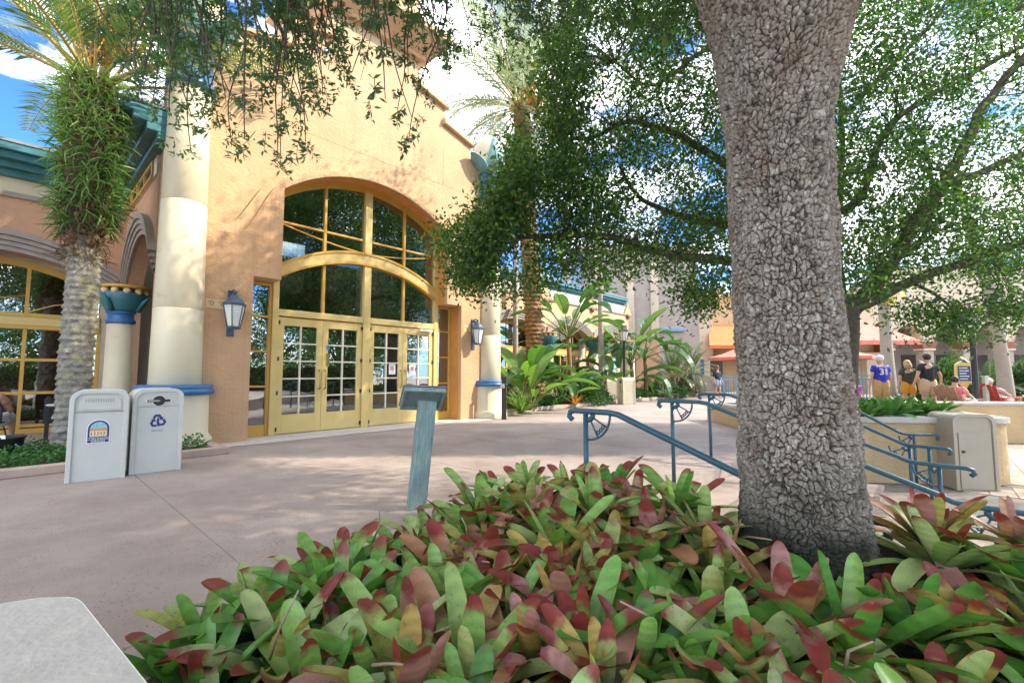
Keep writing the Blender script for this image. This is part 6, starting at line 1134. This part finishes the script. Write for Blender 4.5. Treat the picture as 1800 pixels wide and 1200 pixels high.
broad_plant('tall strelitzia beside the far lamp post', (5.75, 22.0, zb), 13, 1.5, BOPL, (2, 42), 1.7); broad_plant('dense strelitzia clump behind the far lamp post', (5.0, 22.4, zb), 13, 1.5, BOPL, (3, 45)); broad_plant('strelitzia with orange stem right of the far lamp post', (6.5, 22.3, zb), 11, 1.4, BOPL, (5, 60), 1.9)
def frond_plant(label, loc, n, s, mat, up, h=.0, group='feathery palms in the far bed'):
    t = thing('feathery_palm', label, 'plant', loc, 0, group)
    if h: MB().tube([(0, 0, 0), (.05, 0, h * .6), (0, 0, h + .05)], [.14, .12, .1], 10).build('trunk', PALMB, t)
    crown(t, Vector((0, 0, h)), n, s, mat, rp_, up)
frond_plant('dark green feathery palm left of the blue door', (8.6, 24.4, zb), 26, .62, CYC, (R(-15), R(75)), 1.0); frond_plant('drooping feathery palm against the cream wall by the blue door', (9.75, 24.8, zb), 24, .55, CYC, (R(-35), R(70)), 1.3); frond_plant('low feathery palm below the tall strelitzia', (7.4, 23.6, zb), 20, .45, CYC, (R(0), R(70)))
frond_plant('large feathery palm behind the yellow sign', (18.2, 19.2, 0), 26, .55, CYC, (R(-10), R(75)), .5); frond_plant('feathery palm behind the reclining person', (18.6, 17.8, 0), 24, .55, CYC, (R(-10), R(75)), .3)
def spiky(label, loc, n, L_, wd, mat, seed, el=(15, 75), group='spiky plants in the far bed', name='spiky_plant'):
    r = random.Random(seed); t = thing(name, label, 'plant', loc, 0, group); me_ = []
    for k in range(3):
        V = []; F = []; a = R(75); p = Vector((0, 0, 0)); sg = 6; b_ = R(20 + 25 * k)
        for i in range(sg + 1): w_ = wd * (1 - (i / sg) ** 1.8) * .5 + .002; V += [p + Vector((-w_, 0, .25 * w_)), p, p + Vector((w_, 0, .25 * w_))]; p = p + Vector((0, math.cos(a), math.sin(a))) * L_ / sg; a -= b_ / sg
        for i in range(sg): F += [(3 * i, 3 * i + 1, 3 * i + 4, 3 * i + 3), (3 * i + 1, 3 * i + 2, 3 * i + 5, 3 * i + 4)]
        m = bpy.data.meshes.new('leaf'); m.from_pydata([tuple(v) for v in V], [], F); m.materials.append(mat); at = m.attributes.new('rnd', 'FLOAT', 'POINT'); at.data.foreach_set('value', [r.random()] * len(V)); me_.append(m)
    for k in range(n):
        az = k * 2.4; e = R(90 - r.uniform(*el)); s = r.uniform(.7, 1.15); o = link('leaf', me_[k % 3], t, (0, 0, 0), (0, 0, 0), (s, s, s)); o.rotation_euler = (Matrix.Rotation(az, 3, 'Z') @ Matrix.Rotation(-e + R(15), 3, 'X')).to_euler()
AGA = leafmat('agave_leaf', [(.10, .16, .12), (.14, .20, .15), (.18, .25, .2), (.24, .3, .24)], .15, .5); FANL = leafmat('fan_shrub_leaf', [(.07, .15, .03), (.10, .20, .04), (.15, .26, .05), (.22, .32, .08)], .3, .4); OBR = leafmat('orange_brom_leaf', [(.45, .08, .03), (.5, .2, .04), (.45, .3, .06), (.3, .25, .05)], .25, .4)
spiky('fan leaved green shrub between brown post and palm trunk', (.28, 13.9, zb), 70, .85, .05, FANL, 1, (10, 85)); spiky('fan leaved green shrub in front of the palm trunk', (.1, 14.9, zb), 60, .8, .05, FANL, 2, (10, 85)); spiky('orange and yellow bromeliad in the far bed', (2.35, 17.0, zb), 26, .6, .07, OBR, 3, (25, 80)); spiky('grey green agave in the far bed', (7.5, 22.6, zb), 30, 1.0, .11, AGA, 4, (15, 80)); spiky('dark spiky clump behind the cream bins', (4.1, 20.9, zb), 34, 1.2, .09, CYC, 5, (30, 85)); spiky('spiky green clump left of the cream bins', (3.1, 19.8, zb), 34, .9, .08, BOPL, 6, (15, 80))
spiky('blue grey agave behind the seated people', (16.4, 15.6, 0), 28, .95, .1, AGA, 7, (15, 80), 'agaves on the terrace'); spiky('blue grey agave between chair and leaning palm', (17.6, 15.2, 0), 28, .95, .1, AGA, 8, (15, 80), 'agaves on the terrace'); spiky('agave beside the yellow sign post', (12.9, 15.2, 0), 24, .9, .09, AGA, 9, (15, 80), 'agaves on the terrace')
def shrub(label, loc, rad, n, lm, size, seed, group='leafy shrubs in the far bed'):
    t = thing('shrub', label, 'shrub', loc, 0, group); r = np.random.default_rng(seed); c = unit(r.normal(size=(n, 3))) * (r.uniform(.35, 1, (n, 1)) ** .5) * np.array(rad); c[:, 2] = np.abs(c[:, 2]); c += .12 * np.sin(c[:, [1, 2, 0]] * 7); V, F, rv = leaves(c, c + r.normal(0, .6, (n, 3)) * np.mean(rad) + np.array([0, 0, .3]), size, size * .45, r); npmesh('foliage', V, F, lm, dict(rnd=rv), parent=t, kind='stuff')
    st2 = MB()
    for k in range(7): e = c[k * 11 % n]; st2.tube([(0, 0, 0), tuple(e * .6)], [.02, .008], 5)
    st2.build('stems', STM, t)
SHL = leafmat('shrub_leaf', [(.02, .06, .02), (.035, .09, .03), (.06, .13, .04), (.1, .18, .05)], .3, .4)
shrub('dense green shrub left of the cream bins', (3.2, 18.9, zb), (.9, .7, .9), 1500, SHL, .15, 1); shrub('dark green shrub behind the orange bromeliad', (2.7, 18.0, zb), (.9, .6, 1.2), 1500, SHL, .16, 2); shrub('shrub under the feathery palms', (7.9, 23.4, zb), (1.3, .6, .7), 1500, SHL, .15, 3); shrub('red leaved shrub by the blue door', (9.3, 24.9, zb), (.8, .5, 1.0), 900, leafmat('red_leaf', [(.18, .03, .04), (.25, .05, .06), (.1, .1, .04), (.05, .1, .03)], .3, .4), .16, 4)
shrub('wide leafy shrub between the arches and the lamp post', (17.0, 18.2, 0), (1.1, .9, 1.7), 3500, SHL, .2, 5, 'terrace shrubs'); shrub('leafy shrub behind the leaning palm', (20.3, 17.6, 0), (1.3, 1.0, 1.9), 3000, SHL, .2, 6, 'terrace shrubs')
# ground cover
def cover(name, label, pts_, size, lm, seed, cat='ground cover'):
    r = np.random.default_rng(seed); n = len(pts_); V, F, rv = leaves(pts_, np.stack([r.normal(0, 1, n), r.normal(0, 1, n), r.uniform(.1, .9, n)], 1), size, size * .6, r); o = npmesh(name, V, F, lm, dict(rnd=rv), kind='stuff'); tag(o, label, cat)
GCL = leafmat('ground_cover_leaf', [(.02, .08, .02), (.04, .13, .03), (.06, .18, .045), (.09, .22, .06)], .3, .4)
rg = np.random.default_rng(8); n = 15000; uu = rg.uniform(-8.6, -.85, n); yy = rg.uniform(-1.12, .85, n); kk = ~((uu > -1.75) & (yy > -.55)); uu, yy = uu[kk], yy[kk]; hh = .07 + rg.uniform(0, .16, len(uu)) * (1 + .4 * np.sin(uu * 5) * np.sin(yy * 6)); pp = np.array(O)[None] + uu[:, None] * np.array(U)[None] - yy[:, None] * np.array(NV)[None] + np.stack([0 * hh, 0 * hh, hh], 1); cover('ground_cover', 'small leaved green ground cover in the kerbed bed under the left palm', pp, .055, GCL, 1)
n = 26000; uu = rg.uniform(7.1, 24.4, n); yy = rg.uniform(.5, 3.4, n) ; hh = .08 + rg.uniform(0, .3, n) * (1 + .5 * np.sin(uu * 3) * np.sin(yy * 4)); pp = np.array(O)[None] + uu[:, None] * np.array(U)[None] - yy[:, None] * np.array(NV)[None] + np.stack([0 * hh, 0 * hh, hh], 1); cover('bed_ground_cover', 'low green ground cover along the far planting bed', pp, .11, GCL, 2)

# ================================================================== TREES ACROSS THE LOWER PLAZA (mirrored in the doors)
def far_tree(label, b, h, r_, seed):
    t = thing('shade_tree', label, 'tree', (0, 0, 0), 0, 'trees mirrored in the glass'); b = Vector(b); MB().tube([b, b + Vector((.1, 0, h * .3)), b + Vector((0, .1, h * .62))], [.28, .22, .12], 10).build('trunk', BARK2, t); r = np.random.default_rng(seed); n = 520; c = unit(r.normal(size=(n, 3))) * r.uniform(.3, 1, (n, 1)) ** .6 * np.array([r_, r_, h * .46]) + np.array([b.x, b.y, b.z + h * .56]); cen = np.repeat(c, 26, 0) + r.normal(0, .28, (n * 26, 3)); V, F, rv = leaves(cen, r.normal(size=cen.shape), .22, .11, r); npmesh('crown', V, F, MOL, dict(rnd=rv), parent=t, kind='stuff')
    for k in range(6): a = k * 1.05; MB().tube([b + Vector((0, 0, h * .3)), b + Vector((math.cos(a) * r_ * .3, math.sin(a) * r_ * .3, h * .5)), b + Vector((math.cos(a) * r_ * .7, math.sin(a) * r_ * .7, h * .68))], [.12, .08, .03], 6).build('branch', BARK2, t)
for k, (x, y, h, r_) in enumerate(((24, 2.5, 8, 3.4), (28, -4, 9, 4), (23, -10, 8.5, 3.8), (36, 4, 9, 4), (33, -13, 9, 4), (21, -17, 8, 3.6))): far_tree('dark green tree across the lower plaza, showing in the entrance glass', (x, y, ZL), h, r_, 200 + k)

hd = thing('added_hedge', 'unseen row of leaves added to darken the low reflections in the entrance glass', 'added_hedge'); rh = np.random.default_rng(5); n = 22000  # unseen leafy screen added so the door glass reflects dark low down
hp = np.stack([20.5 + rh.normal(0, .35, n), rh.uniform(-26, 5.5, n), ZL + rh.uniform(0, 2.7, n) + .25 * np.sin(rh.uniform(0, 6, n))], 1); V, F, rv = leaves(hp, rh.normal(size=(n, 3)), .2, .11, rh); npmesh('foliage', V, F, MOL, dict(rnd=rv), parent=hd, kind='stuff'); MB().box(20.35, 20.65, -26, 5.5, ZL, ZL + 2.3).build('branches', SOIL, hd)
